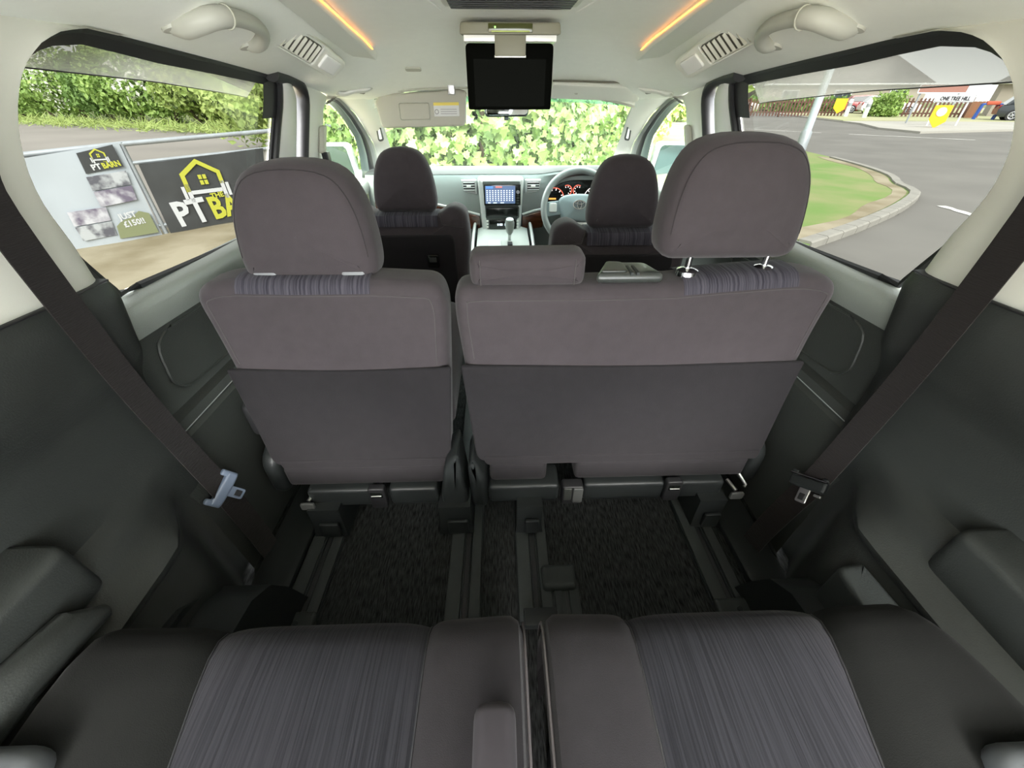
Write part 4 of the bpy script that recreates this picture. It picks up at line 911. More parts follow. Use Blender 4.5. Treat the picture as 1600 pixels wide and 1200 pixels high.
st=obj('centre_stack',MB().pillow(rnd([(-.135,.345,.01),(.083,.345,.01),(.10,.645,.02),(-.155,.645,.02)],4),.05,.012,lambda a,b,c:V(a,2.375+c,b),nr=3),SILV,t,label='silver centre stack surround')
obj('stack_recess',MB().pillow(rnd([(-.108,.362,.02),(.062,.362,.02),(.080,.628,.008),(-.127,.628,.008)],4),.01,.003,lambda a,b,c:V(a,2.368+c,b),nr=1,nb=0),mat('stack_grey',(.055,.065,.06),.4),st)
hu=obj('head_unit',MB().bx(-.121,.082,2.355,2.39,.507,.612,.003),GLOSSB,t,label='black double-size radio with lit table display')
obj('display',MB().bx(-.113,.052,2.353,2.357,.517,.606),LCD,hu,smooth=0)
mb=MB()
for i in range(10):
    for j in range(6): mb.bx(-.106+i*.0155,-.099+i*.0155,2.3512,2.3535,.531+j*.0098,.5365+j*.0098)
mb.bx(-.10,-.085,2.3512,2.3535,.519,.524); mb.bx(-.07,-.05,2.3512,2.3535,.519,.524); mb.bx(-.03,-.01,2.3512,2.3535,.519,.524)
k=obj('display_text',mb,LCDW,hu,smooth=0); k['kind']='stuff'
obj('display_header',MB().bx(-.055,-.02,2.3512,2.3535,.598,.604),LCDR,hu,smooth=0)
obj('display_tab',MB().bx(-.108,-.07,2.3512,2.3535,.594,.604),LCDB,hu,smooth=0)
obj('volume_knob',MB().lathe([(.010,0),(.009,.010)],(.067,2.358,.575),(0,-1,0),14),STEEL,hu)
for i in range(4): obj('button',MB().bx(.059,.075,2.352,2.357,.515+.013*i,.523+.013*i,.001),DOORP,hu,smooth=0)
obj('storage_slot',MB().bx(-.110,.070,2.360,2.39,.445,.492,.004),GLOSSB,t,label='black pocket under the radio')
obj('slot_rim',MB().tube([V(a,2.362,b) for a,b in rrect(-.113,.073,.441,.496,.005)],.0028,5,True),RAILM,t)
cp=obj('climate_panel',MB().bx(-.095,.055,2.358,2.375,.378,.428,.003),GLOSSB,t,label='black climate panel with digits')
for i,(a,b) in enumerate(((-.05,-.042),(-.038,-.02),(-.008,.004),(.010,.018),(.024,.030))): obj('digit',MB().bx(a,b,2.3565,2.3585,.398,.410),LCDW,cp,smooth=0)
for i in range(8): obj('button',MB().bx(-.105+i*.020,-.090+i*.020,2.359,2.366,.362,.371,.001),LENS,cp,smooth=0)
for sx in (-.112,.062):
    for i in range(3): obj('button',MB().bx(sx,sx+.011,2.360,2.367,.385+i*.016,.395+i*.016,.001),LENS,cp,smooth=0)
for x0,x1,sl in ((-.245,-.160,-1),(.108,.196,1)):
    inn=.02
    pts=[(x0,.632,.006),(x0+(.012 if sl<0 else 0),.572,.006),(x1-(0 if sl<0 else .012),.560,.006),(x1,.632,.006)] if sl<0 else [(x0,.632,.006),(x0,.560,.006),(x1-.012,.572,.006),(x1,.632,.006)]
    v=obj('air_vent',MB().pillow(rnd(pts,3),.03,.008,lambda a,b,c:V(a,2.385+c,b),nr=2),SILV,t,label='silver framed dashboard vent')
    obj('vent_recess',MB().bx(x0+.012,x1-.010,2.380,2.392,.577,.625),BLACK,v,smooth=0)
    for i in range(4): obj('vent_slat',MB().bx(x0+.013,x1-.011,2.374,2.386,.580+.0125*i,.5845+.0125*i,.001),SILV,v,smooth=0)
    obj('vent_tab',MB().bx((x0+x1)/2-.012,(x0+x1)/2+.012,2.372,2.38,.597,.607,.002),LENS,v)
# instrument cluster
cl=obj('instrument_cluster',MB().pillow(rnd([(.225,.50,.02),(.60,.50,.02),(.58,.60,.05),(.43,.645,.10),(.27,.60,.05)],5),.01,.002,lambda a,b,c:V(a,2.40+c,b),nr=1,nb=0),GLOSSB,t,label='black instrument cluster with lit dials')
obj('cluster_hood',MB().ruled([V(a,2.33,b) for a,b in spline([(.20,.50,0),(.235,.60,0),(.33,.665,0),(.44,.676,0),(.56,.66,0),(.62,.60,0),(.64,.50,0)],4) for a,b in ((a,b),)] if False else [V(p.x,2.33,p.y) for p in spline([(.20,.50,0),(.235,.60,0),(.33,.655,0),(.44,.668,0),(.56,.655,0),(.62,.60,0),(.64,.50,0)],4)],[V(p.x,2.41,p.y-.01) for p in spline([(.22,.50,0),(.25,.595,0),(.33,.64,0),(.44,.65,0),(.54,.64,0),(.60,.59,0),(.62,.50,0)],4)],2),DARKS,t)
def dial(cx,cz,r,a0,a1,n,red):
    mb=MB()
    for i in range(n):
        a=R(a0+(a1-a0)*i/(n-1)); mb.box((cx+r*math.cos(a),2.396,cz+r*math.sin(a)),(.010 if r>.03 else .006,.003,.0035),0,Matrix.Rotation(-a,3,'Y'))
    q=obj('dial_ticks',mb,GAUW,cl,smooth=0)
    mb=MB(); P=[V(cx+(r+.008)*math.cos(R(a0+(a1-a0)*k/16)),2.396,cz+(r+.008)*math.sin(R(a0+(a1-a0)*k/16))) for k in range(17)]
    mb.tube(P,.0018,4); obj('dial_ring',mb,GAUR if red else GAUW,cl)
dial(.275,.535,.045,200,-40,9,1); dial(.50,.535,.048,215,-30,10,0); dial(.345,.575,.018,120,-60,5,1); dial(.405,.575,.018,240,60,5,1)
obj('dial_bar',MB().bx(.245,.285,2.395,2.398,.528,.536),GAUO,cl,smooth=0)
obj('warning_lamp',MB().bx(.378,.386,2.395,2.398,.538,.545),GAUO,cl,smooth=0)
obj('ignition',MB().lathe([(.018,0),(.016,.008)],(.222,2.398,.50),(0,-1,0),14),SILV,t)
# console
t=thing('centre_console','pale silver floor console with gear lever','console',(-.02,2.2,0))
obj('panel',MB().loft([[V(-.165,y,z),V(-.12,y,z+.012),V(.08,y,z+.012),V(.125,y,z),V(.125,y,0),V(-.165,y,0)] for y,z in ((2.40,.372),(2.33,.358),(2.2,.345),(2.05,.325),(1.95,.27))]),mat('console_silver',(.30,.32,.30),.4),t)
obj('lid',MB().bx(-.10,-.03,2.10,2.28,.352,.3585,.003),mat('console_lid',(.36,.38,.36),.4),t)
obj('gate',MB().add([V(.0,2.30,.3655),V(.028,2.30,.3655),V(.032,2.12,.349),V(.006,2.12,.349)],[(0,1,2,3)]).bx(.004,.03,2.14,2.20,.35,.356),BLACK,t,smooth=0)
for s in (-1,1):
    obj('side_panel',MB().pillow(rnd([(1.9,.0,.02),(2.45,.0,.02),(2.45,.40,.03),(2.30,.39,.12),(1.9,.20,.1)],5),.025,.01,lambda a,b,c:V(-.02+s*(.15+.0+c)+s*.03*(2.4-a),a,b),nr=2),DARKS,t)
    obj('side_edge',MB().tube([V(-.02+s*(.16+.03*(2.4-a)),a,b) for a,b in ((2.40,.40),(2.28,.375),(2.1,.31),(1.95,.24))],.008,6),SILV,t)
gl=obj('gear_lever',MB().tube([(.015,2.22,.35),(.017,2.19,.42)],.009,8),STEEL,t)
obj('gear_knob',MB().lathe([(.010,0),(.018,.015),(.024,.045),(.025,.065),(.02,.085),(.008,.092)],(.017,2.195,.395),(0,-.25,1),16),mat('knob_grey',(.22,.24,.23),.35),gl)
# steering wheel
wc=V(.378,2.19,.525); wn=V(0,-.9,.36).normalized(); wx=V(1,0,0); wy=wn.cross(wx); 
if wy.z<0: wy=-wy
f=fr(wc,wx,wy,wn)
t=thing('steering_wheel','grey leather steering wheel with chrome oval emblem','steering wheel',wc)
obj('rim',MB().tube([f(.182*math.cos(k*math.pi/24),.182*math.sin(k*math.pi/24),0) for k in range(48)],.016,12,True,flat=1.15),mat('wheel_leather',(.17,.185,.18),.4),t)
obj('hub',MB().pillow(rnd([(-.085,-.07,.03),(.085,-.07,.03),(.11,.045,.03),(.06,.07,.06),(-.06,.07,.06),(-.11,.045,.03)],5),.05,.02,lambda a,b,c:f(a,b,.02-c),bf=.008),mat('hub_blue_grey',(.16,.20,.21),.45),t)
for sx in (-1,1):
    sp=obj('spoke',MB().pillow(rnd([(sx*.08,-.03,.01),(sx*.175,-.045,.01),(sx*.178,.03,.01),(sx*.08,.04,.01)],3),.02,.006,lambda a,b,c:f(a,b,.008-c)),MT['hub_blue_grey'],t)
    obj('spoke_buttons',MB().pillow(rrect(sx*.135-.02,sx*.135+.02,-.02,.025,.008),.01,.003,lambda a,b,c:f(a,b,.014-c)),SILV,sp)
obj('lower_spoke',MB().pillow(rnd([(-.03,-.175,.01),(.03,-.175,.01),(.05,-.06,.01),(-.05,-.06,.01)],3),.02,.006,lambda a,b,c:f(a,b,.004-c)),SILV,t)
def oval(a,b,cx=0,cy=0): return [f(cx+a*math.cos(k*math.pi/12),cy+b*math.sin(k*math.pi/12),.031) for k in range(24)]
obj('emblem',MB().tube(oval(.032,.021,0,.012),.0032,6,True).tube(oval(.0105,.019,0,.012),.0026,6,True).tube(oval(.023,.0085,0,.0225),.0026,6,True),CHROME,t,label='chrome emblem of three interlocking ovals')
obj('column_stalk',MB().tube([V(.36,2.25,.53),V(.20,2.28,.50)],.010,8),DARKS,t)
obj('column',MB().tube([wc+V(0,.03,-.01),V(.378,2.45,.46)],.05,12),DARKS,t)
# door mirrors
for s in (-1,1):
    c=V(s*.95,2.52,.72)
    t=thing('door_mirror','silver door mirror outside the %s front window'%('left' if s<0 else 'right'),'mirror',c)
    f=fr(c,(s*1,.12,0),(0,0,1),(0,1,0))
    obj('shell',MB().pillow(rnd([(-.115,-.10,.03),(.11,-.085,.04),(.115,.07,.03),(-.09,.075,.03)],5),.10,.03,f,bb=.03),CARG,t)
    obj('glass',MB().pillow(rnd([(-.10,-.085,.02),(.098,-.072,.03),(.102,.058,.02),(-.078,.062,.02)],5),.003,.001,lambda a,b,c:f(a,b,-.003+c)+V(0,-.10*s*0,0),nr=1,nb=0),mat('blue_mirror_glass',(.085,.13,.138),.06,metal=1) if 'blue_mirror_glass' not in MT else MT['blue_mirror_glass'],t)
    obj('arm',MB().tube([f(-.09,-.08,.05),V(s*.79,2.50,.62)],[.03,.035],8),CARG,t)

# ================================================================== SEATS
def headrest_mesh(cx,z0,z1,wb,wt,y,th=.11,tilt=.05):
    h=z1-z0
    out=dens(rnd([(-wb/2+.008,0,.03),(wb/2-.008,0,.03),(wb/2,.055,.05),(wt/2+.012,h*.72,.06),(wt/2-.035,h,.07),(-wt/2+.035,h,.07),(-wt/2-.012,h*.72,.06),(-wb/2,.055,.05)],5),.03)
    return MB().pillow(out,th,.038,lambda a,b,c:V(cx+a,y+tilt*b+c+.018*(b/h)**2,z0+b),bf=.012,bb=.02,nr=5,nb=4)
def posts(cx,dx,y,z0,z1,par,tilt=.0):
    for s in (-1,1): obj('post',MB().tube([V(cx+s*dx,y,z0),V(cx+s*dx,y+tilt,z1)],.0065,10),CHROME,par)
def seatback(name,par,x0,x1,top,bot,yt,yb,th,tops,mirror=False):
    """tops: top outline points from left to right (x,z,r)"""
    out=dens(rnd([(x0+.035,bot,.03),(x1-.03,bot,.03)]+tops[::-1],5),.035)
    f=lambda a,b,c:V(a,yb+(yt-yb)*(b-bot)/(top-bot)+c+.006*math.sin(3.14*(b-bot)/(top-bot)),b)
    return out,f
def head_seam(par,cx,z0,z1,wb,wt,y,tilt=.05):
    h=z1-z0
    out=dens(rnd([(-wb/2+.008,0,.03),(wb/2-.008,0,.03),(wb/2,.055,.05),(wt/2+.012,h*.72,.06),(wt/2-.035,h,.07),(-wt/2+.035,h,.07),(-wt/2-.012,h*.72,.06),(-wb/2,.055,.05)],5),.03)
    rg=MB.ring(out,.013,.0088,lambda a,b,c:V(cx+a,y+tilt*b+c+.018*(b/h)**2,z0+b)); rg=[p for p in rg if p.z>z0+.05]
    k0=max(range(len(rg)),key=lambda k:(rg[k]-rg[k-1]).length); rg=rg[k0:]+rg[:k0]
    obj('headrest_seam',MB().tube(rg,.0009,5),SEAMD,par)
def second_row(which):
    if which=='L':
        t=thing('single_seat','grey velour single seat on the left of the second row','seat',(-.39,.9,0))
        x0,x1=-.648,-.146; tops=[(-.650,.61,.05),(-.660,.685,.040),(-.60,.709,.05),(-.45,.704,.0),(-.30,.704,0),(-.165,.696,.03),(-.148,.65,.03)]
        top,bot=.70,.236
    else:
        t=thing('bench_seat','wide grey velour double seat on the right of the second row','seat',(.26,.9,0))
        x0,x1=-.134,.66; tops=[(-.136,.63,.03),(-.133,.684,.03),(-.08,.690,.02),(.15,.688,0),(.32,.690,0),(.46,.701,.06),(.60,.710,.06),(.677,.688,.045),(.664,.61,.05)]
        top,bot=.70,.236
    yb,yt=.700,.748
    out,f=seatback('b',t,x0,x1,top,bot,yt,yb,.13,tops)
    obj('backrest',MB().pillow(out,.140,.030,f,bf=.004,bb=.012,nr=6,nb=5,rb=.068),VEL,t)
    rg=MB.ring(out,.027,-.0004,f); rg=[p for p in rg if p.z>.50]; k0=max(range(len(rg)),key=lambda k:(rg[k]-rg[k-1]).length); rg=rg[k0:]+rg[:k0]
    obj('border_seam',MB().tube(rg,.0012,5),SEAM,t)
    # darker lower back panel lying on the backrest
    lo=dens(rnd([(x0+.028,bot+.006,.03),(x1-.028,bot+.006,.03),(x1-.006,.512,.006),((x0+x1)/2,.507,.1),(x0+.004,.516,.006)],4),.04)
    obj('lower_back_panel',MB().pillow(lo,.012,.005,lambda a,b,c:f(a,b,c-.0095-.006*0),bf=.003,nr=3,nb=4),VELD,t,label='charcoal lower back panel')
    obj('hem',MB().pillow(dens(rnd([(x0+.05,.233,.01),(x1-.035,.233,.01),(x1-.030,.262,.01),(x0+.042,.262,.01)],3),.05),.016,.006,lambda a,b,c:f(a,b,c-.013),nr=3),VELD,t)
    # ribbed insert across the top
    def insert(xa,xb,zt):
        mb=MB(); pr=[(-.0010,-.026),(.0045,-.0135),(.015,-.003),(.032,.0016),(.072,.0016),(.095,-.002),(.117,-.016)]
        
        for x in [0]: mb.loft([[f(x,b+(zt(x) if callable(zt) else zt),c) for c,b in pr] for x in [xa+(xb-xa)*i/10 for i in range(11)]],closed=False)
        return mb
    if which=='L':
        obj('ribbed_insert',insert(-.565,-.30,lambda x:interp(x,[(-.60,.7115),(-.45,.7065),(-.3,.7065)])),RIBX,t,label='striped ribbed fabric strip')
        hr=obj('headrest',headrest_mesh(-.425,.688,.906,.278,.225,.775),VEL,t); posts(-.425,.085,.825,.60,.73,hr)
        for sx in (-1,1): obj('post_sleeve',MB().pillow(rrect(-.024,.024,-.010,.010,.008),.010,.003,fr((-.425+sx*.088,.788,.7055),(1,0,0),(0,1,0),(0,0,1))),SLV,hr)
        head_seam(hr,-.425,.688,.906,.278,.225,.775)
    else:
        obj('ribbed_insert',insert(.340,.575,lambda x:interp(x,[(.32,.6935),(.46,.7045),(.60,.7125)])),RIBX,t,label='striped ribbed fabric strip')
        hr=obj('headrest',headrest_mesh(.430,.726,.946,.290,.240,.775),VEL,t,label='raised headrest on bare chrome posts'); posts(.440,.082,.80,.60,.76,hr); head_seam(hr,.430,.726,.946,.290,.240,.775)
        for sx in (-1,1): obj('post_sleeve',MB().lathe([(.024,-.004),(.022,.006),(.012,.010)],(.440+sx*.082,.797,.698+(.0 if sx<0 else .004)),(0,0,1),16),CHROME,hr)
        hr2=obj('centre_headrest',MB().pillow(dens(rrect(-.100,.136,.680,.750,.022),.03),.085,.024,lambda a,b,c:V(a,.760+c,b),bf=.006,nr=4),VEL,t,label='low centre headrest')
        obj('headrest_seam',MB().tube([V(-.078,.7585,.69),V(-.078,.7585,.742)],.0012,5).tube([V(.112,.7585,.69),V(.112,.7585,.742)],.0012,5),SEAM,hr2)
        bg=obj('belt_guide',MB().pillow(rnd([(.155,.758,.012),(.296,.756,.012),(.275,.83,.015),(.19,.835,.015)],4),.022,.010,lambda a,b,c:V(a,b,.712-c),nr=3),mat('guide_plastic',(.030,.034,.031),.35),t,label='dark plastic belt guide')
        for q in (.228,.240): obj('guide_slot',MB().bx(q-.003,q+.003,.757,.80,.708,.7145,.001),RAILM,bg)
        obj('guide_flap',MB().pillow(rnd([(.165,.765,.01),(.222,.765,.01),(.222,.82,.01),(.19,.825,.01)],3),.004,.0015,lambda a,b,c:V(a,b,.7155-c)),MT['guide_plastic'],bg)
    # cushion in front of the backrest
    cu=dens(rnd([(x0+.03,.80,.03),(x1-.02,.80,.03),(x1-.02,1.30,.06),(x0+.03,1.30,.06)],5),.06)
    obj('seat_cushion',MB().pillow(cu,.15,.05,lambda a,b,c:V(a,b,.40-c+.03*sstep(1.0,1.3,b)),bf=.015,nr=4,nb=3),VEL,t)
    # padded underside strip behind
    if which=='L': st=[(-.605,-.190)]
    else: st=[(-.075,.075),(.150,.610)]
    for a0,a1 in st: obj('cushion_edge',MB().pillow(rrect(a0,a1,.168,.238,.016),.10,.012,lambda a,b,c:V(a,.688+c,b),nr=3),VELD,t)
    # frame covers
    def bar(xa,xb,lab=None): return obj('frame_cover',MB().pillow(rrect(xa,xb,.100,.166,.014),.08,.010,lambda a,b,c:V(a,.672+c,b),nr=3),DARKS,t)
    def leg(xa,xb,zt,y0=.645,cap=True):
        l=obj('leg',MB().loft([[V(xa,y0,z),V(xb,y0,z),V(xb,y0+.11,z),V(xa,y0+.11,z)] if i else [V(xa-.004,y0-.008,z),V(xb+.004,y0-.008,z),V(xb+.004,y0+.12,z),V(xa-.004,y0+.12,z)] for i,z in enumerate((.014,.055,zt))]),DARKS,t)
        if cap: obj('leg_cover',MB().pillow(rrect(xa+.022,xb-.008,.020,.075,.006),.01,.003,lambda a,b,c:V(a,y0-.014+c-.0,b)),RAILM if False else DARKS,l)
        return l
    def clip(x):
        c=obj('anchor_clip',MB().pillow(rrect(x-.022,x+.022,.105,.182,.010),.02,.004,lambda a,b,c:V(a,.660+c,b)),BLACK,t)
        obj('anchor_bar',MB().tube([(x-.013,.657,.158),(x+.013,.657,.158)],.0025,6),CHROME,c); obj('clip_pocket',MB().bx(x-.015,x+.015,.6585,.662,.150,.170,.001),GLOSSB,c)
    def lever(x,s):
        l=obj('release_lever',MB().tube([(x,.70,.14),(x+s*.01,.665,.135)],.005,6),STEEL,t)
        obj('lever_pad',MB().pillow(rrect(x-.018,x+.018,-.012,.012,.006),.008,.002,fr((s*.006,.655,.125),(1,0,0),(0,.2,1),(0,1,0)) if False else (lambda a,b,c:V(a+s*.01,.652+c,.126+b))),mat('lever_grey',(.06,.062,.06),.5) if 'lever_grey' not in MT else MT['lever_grey'],l)
    if which=='L':
        bar(-.560,-.385); bar(-.345,-.215); clip(-.372); leg(-.560,-.478,.12); leg(-.215,-.130,.12)
        obj('side_cover',MB().pillow(rnd([(-.205,.02,.01),(-.128,.02,.015),(-.135,.12,.03),(-.150,.30,.02),(-.185,.27,.03),(-.205,.15,.02)],4),.11,.012,lambda a,b,c:V(a,.660+c,b),nr=3),DARKS,t)
        lever(-.548,-1)
        obj('outer_shield',MB().pillow(rnd([(.70,.12,.03),(1.25,.10,.05),(1.25,.24,.05),(.84,.30,.05),(.70,.25,.04)],4),.04,.014,lambda a,b,c:V(-.665+c,a,b),nr=3),DARKS,t)
        obj('bolster_hook',MB().pillow(rrect(.74,.80,.30,.40,.02),.03,.01,lambda a,b,c:V(-.672+c,a,b)),BLACK,t)
    else:
        bar(-.080,.110); bar(.175,.40); bar(.435,.560); clip(.415); leg(-.005,.063,.12,.640); leg(.492,.566,.12)
        obj('side_cover',MB().pillow(rnd([(-.126,.09,.015),(-.085,.09,.01),(-.082,.20,.03),(-.115,.28,.02),(-.130,.25,.02)],4),.11,.014,lambda a,b,c:V(a,.664+c,b),nr=3),DARKS,t)
        bk=obj('belt_latch',MB().pillow(rrect(.116,.172,.102,.172,.008),.03,.004,lambda a,b,c:V(a,.660+c,b)),BLACK,t)
        obj('latch_button',MB().pillow(rrect(.145,.171,.112,.168,.004),.006,.002,lambda a,b,c:V(a,.656+c,b)),MT['lever_grey'],bk); obj('latch_plate',MB().pillow(rrect(.120,.141,.122,.168,.004),.006,.002,lambda a,b,c:V(a,.657+c,b)),DOORP,bk)
        lever(.583,1)
        obj('outer_shield',MB().pillow(rnd([(.70,.12,.03),(1.25,.10,.05),(1.25,.24,.05),(.84,.30,.05),(.70,.25,.04)],4),.04,.014,lambda a,b,c:V(.625+c,a,b),nr=3),DARKS,t)
        obj('lever_rod',MB().tube([(.60,.70,.175),(.618,.672,.150),(.612,.668,.147)],.004,6),STEEL,t)
    return t
second_row('L'); second_row('R')
def front_seat(cx,y,zo,lab,pocket,wing):
    t=thing('front_seat',lab,'seat',(cx,y+.2,0))
    o=dens(rnd([(-.235,.22,.04),(.235,.22,.04),(.262,.50,.08),(.250,.622+zo,.03),(.19,.645+zo,.04),(.135,.607+zo,.02),(-.135,.607+zo,.02),(-.19,.645+zo,.04),(-.250,.622+zo,.03),(-.262,.50,.08)],5),.035)
    f=lambda a,b,c:V(cx+a,y+c+.03*(b-.6),b)
    obj('backrest',MB().pillow(o,.15,.045,f,bf=.02,bb=.01,nr=5,nb=4),VEL,t)
    obj('back_panel',MB().pillow(dens(rnd([(-.20,.24,.03),(.20,.24,.03),(.195,.535+zo,.03),(-.195,.535+zo,.03)],4),.05),.02,.008,lambda a,b,c:f(a,b,c-.024),nr=3),VELD,t,label='charcoal back panel')
    obj('ribbed_insert',MB().loft([[f(x,b+zo,c) for c,b in ((-.006,.565),(-.005,.590),(.006,.606),(.04,.613),(.10,.613),(.14,.60))] for x in [-.13+.26*i/8 for i in range(9)]],closed=False),RIBX,t,label='striped ribbed fabric strip')
    for sx in (-1,1): obj('wing_seam',MB().tube([f(sx*.135,.612+zo,.02),f(sx*.150,.575+zo,-.012),f(sx*.235,.56+zo,-.002)],.0016,5),SEAM,t)
    hr=obj('headrest',headrest_mesh(cx,.612+zo,.845+zo,.262,.20,y+.02,.10,.02),VEL,t); posts(cx,.07,y+.06,.5,.64+zo,hr)
    cu=dens(rnd([(-.25,.02,.04),(.25,.02,.04),(.25,.52,.07),(-.25,.52,.07)],5),.06)
    obj('seat_cushion',MB().pillow(cu,.15,.05,lambda a,b,c:V(cx+a,y+.05+b,.34-c),bf=.015,nr=4),VEL,t)
    obj('seat_base',MB().bx(cx-.22,cx+.22,y+.08,y+.5,.0,.2,.02),DARKS,t)
    if pocket:
        p=obj('hook',MB().pillow(rrect(.075,.125,.40,.455,.01),.02,.006,lambda a,b,c:f(a,b,c-.042)),GLOSSB,t,label='small black hook on the seat back'); obj('hook_slot',MB().bx(cx+.085,cx+.115,y-.052,y-.046,.425,.445,.002),DOORP,p)
front_seat(-.425,1.72,-.005,'grey velour front passenger seat behind the folded-down visor',True,1)
front_seat(.410,1.45,-.006,'grey velour driver seat behind the steering wheel',False,1)
# third row
def cushion(s,lab):
    t=thing('rear_bench_seat',lab,'seat',(s*.3,0,0))
    # section lines x(y) measured from the centre
    yF=.268
    E0=lambda y:.0075+.004; E1=lambda y:.150+.02*(yF-y)*.5 if s<0 else .142+.0*(y)
    E2=lambda y:.452-.15*(yF-y) if s<0 else .432-.22*(yF-y)
    E3=lambda y:.640+.08*(yF-y)*0 if s<0 else .592+.25*(yF-y)
    # profile along the seat: from under the front lip, over the edge and back
    pr=[(yF-.055,.215),(yF-.020,.225),(yF-.004,.25),(yF,.29),(yF-.002,.33),(yF-.010,.358),(yF-.026,.374),(yF-.05,.382),(yF-.09,.384),(.10,.379),(.02,.374),(-.1,.37),(-.25,.37),(-.42,.372)]
    def part(nm,Ea,Eb,m,crown,lift,corner=None,nu=14):
        rows=[]
        for y,z in pr:
            row=[]
            for i in range(nu+1):
                u=i/nu; x=Ea(y)+(Eb(y)-Ea(y))*u; e=1-abs(2*u-1)**6
                yy=y; zz=z+crown*e+(lift(u) if z>.3 else 0)
                k=sstep(-.05,.3,y)
                if corner: yy=y-corner(u)*k
                yy=yy+.006*e*k
                row.append(V(s*x,yy,zz))
            rows.append(row)
        return obj(nm,MB().loft(rows,closed=False),m,t)
    part('inner_bolster',E0,E1,VELD if s>0 else VELD,.012,lambda u:.012*(1-u)**2-(.03*max(0,1-u*14)),lambda u:.012*max(0,1-u*8))
    part('centre_insert',E1,E2,RIBC,.008,lambda u:0,None,20)
    part('outer_bolster',E2,E3,VELO,.012,lambda u:.006*u-.05*max(0,(u-.88)/.12)**2,lambda u:.07*max(0,(u-.72)/.28)**2 if s>0 else .03*max(0,(u-.8)/.2)**2)
    # sides and base under the cushion
    obj('seat_base',MB().bx(s*.03,s*.56,-.4,.17,.004,.345,.01),DARKS,t)
    obj('edge_piping',MB().tube([V(s*.0135,y,z+.0035+(.003 if z>.3 else 0)) for y,z in pr[3:]],.002,6),SEAM,t)
    for E_ in (E1,E2): obj('seam',MB().tube([V(s*E_(y),y+.0005,z+.0008) for y,z in pr[3:]],.0014,5),BLACK,t)
    if s<0:
        obj('folded_armrest',MB().pillow(dens(rrect(-.076,-.030,-.25,.142,.016),.03),.09,.010,lambda a,b,c:V(a,b,.460-c),nr=4),ARMV,t,label='padded upright armrest block')
    kx0,kx1,kz=(.545,.645,.425) if s<0 else (.495,.605,.417)
    obj('recline_knob',MB().pillow(dens(rrect(kx0,kx1,-.12,.130 if s<0 else .100,.03),.03),.05,.018,lambda a,b,c:V(s*a,b,kz-c),nr=4),mat('pale_grey_plastic',(.05,.054,.056),.5,spec=.3) if 'pale_grey_plastic' not in MT else MT['pale_grey_plastic'],t,label='pale grey plastic tip')
cushion(-1,'left half of the rear bench with ribbed centre and padded armrest block')
cushion(1,'right half of the rear bench with ribbed centre and no armrest block')

# unseen hatch panel added behind the camera to keep sky light off the bench
t=thing('added_tailgate','unseen raised hatch panel added to shade the open rear of the car','added_tailgate',(0,-.42,1.2))
obj('panel',MB().pillow(rnd([(-.74,0,.05),(.74,0,.05),(.70,1.35,.12),(-.70,1.35,.12)],5),.06,.02,fr((0,-.43,1.235),(1,0,0),(0,-.999,.04),(0,.04,.999))),CARG,t)
obj('inner_trim',MB().pillow(rnd([(-.68,.05,.05),(.68,.05,.05),(.64,1.28,.12),(-.64,1.28,.12)],5),.03,.01,fr((0,-.43,1.215),(1,0,0),(0,-.999,.04),(0,.04,.999))),BEIGE,t)
# ================================================================== FLOOR RAILS
def rail(cx,lab,y0=.425,tilt=0,endcap=True):
    t=thing('seat_rail',lab,'rail',(cx,1.0,0))
    y1=1.45
    wl,wr=.046,.040
    obj('base',MB().bx(cx-wl,cx+wr,y0,y1,.0,.006,.001),DARKS,t,smooth=0)
    obj('side_strip',MB().bx(cx-wl+.002,cx-.010,y0,y1,.004,.016,.003),RAILM,t)
    obj('side_strip',MB().bx(cx+.012,cx+wr-.002,y0,y1,.004,.016,.003),RAILM,t)
    obj('slot',MB().bx(cx-.004,cx+.005,y0,y1,.004,.0075),BLACK,t,smooth=0)
    obj('inner_rib',MB().bx(cx-.009,cx-.005,y0,y1,.004,.011,.001),DARKS,t,smooth=0); obj('inner_rib',MB().bx(cx+.006,cx+.010,y0,y1,.004,.011,.001),DARKS,t,smooth=0)
    if endcap:
        e=obj('end_cap',MB().pillow(rrect(cx-.048,cx+.042,y0-.045,y0+.012,.008),.026,.008,lambda a,b,c:V(a,b,.028-c+.0),nr=3),RAILM,t)
        obj('screw',MB().lathe([(.007,0),(.006,.002)],(cx+.002,y0-.016,.028),n=12),DARKS,e)
rail(-.525,'leftmost floor rail with a screwed end cap')
rail(-.140,'floor rail under the right side of the single seat',.36,endcap=False)
rail(.036,'floor rail under the left leg of the double seat, next to the short rail',.40,endcap=False)
rail(.510,'rightmost floor rail with a screwed end cap')
t=thing('short_rail','short floor rail stub with a flat plastic cover plate','rail',(.10,.45,0))
obj('base',MB().bx(.070,.142,.36,.50,.0,.010,.001),RAILM,t); obj('slot',MB().bx(.108,.112,.36,.48,.009,.0115),BLACK,t,smooth=0)
for a in (.090,.126): obj('rib',MB().bx(a-.009,a+.009,.36,.48,.009,.016,.002),RAILM,t)
obj('cover_plate',MB().pillow(rrect(.052,.138,.470,.530,.012),.03,.010,lambda a,b,c:V(a,b,.034-c),nr=3),RAILM,t)
obj('stop_block',MB().bx(.002,.082,.385,.425,.012,.036,.005),DARKS,t)

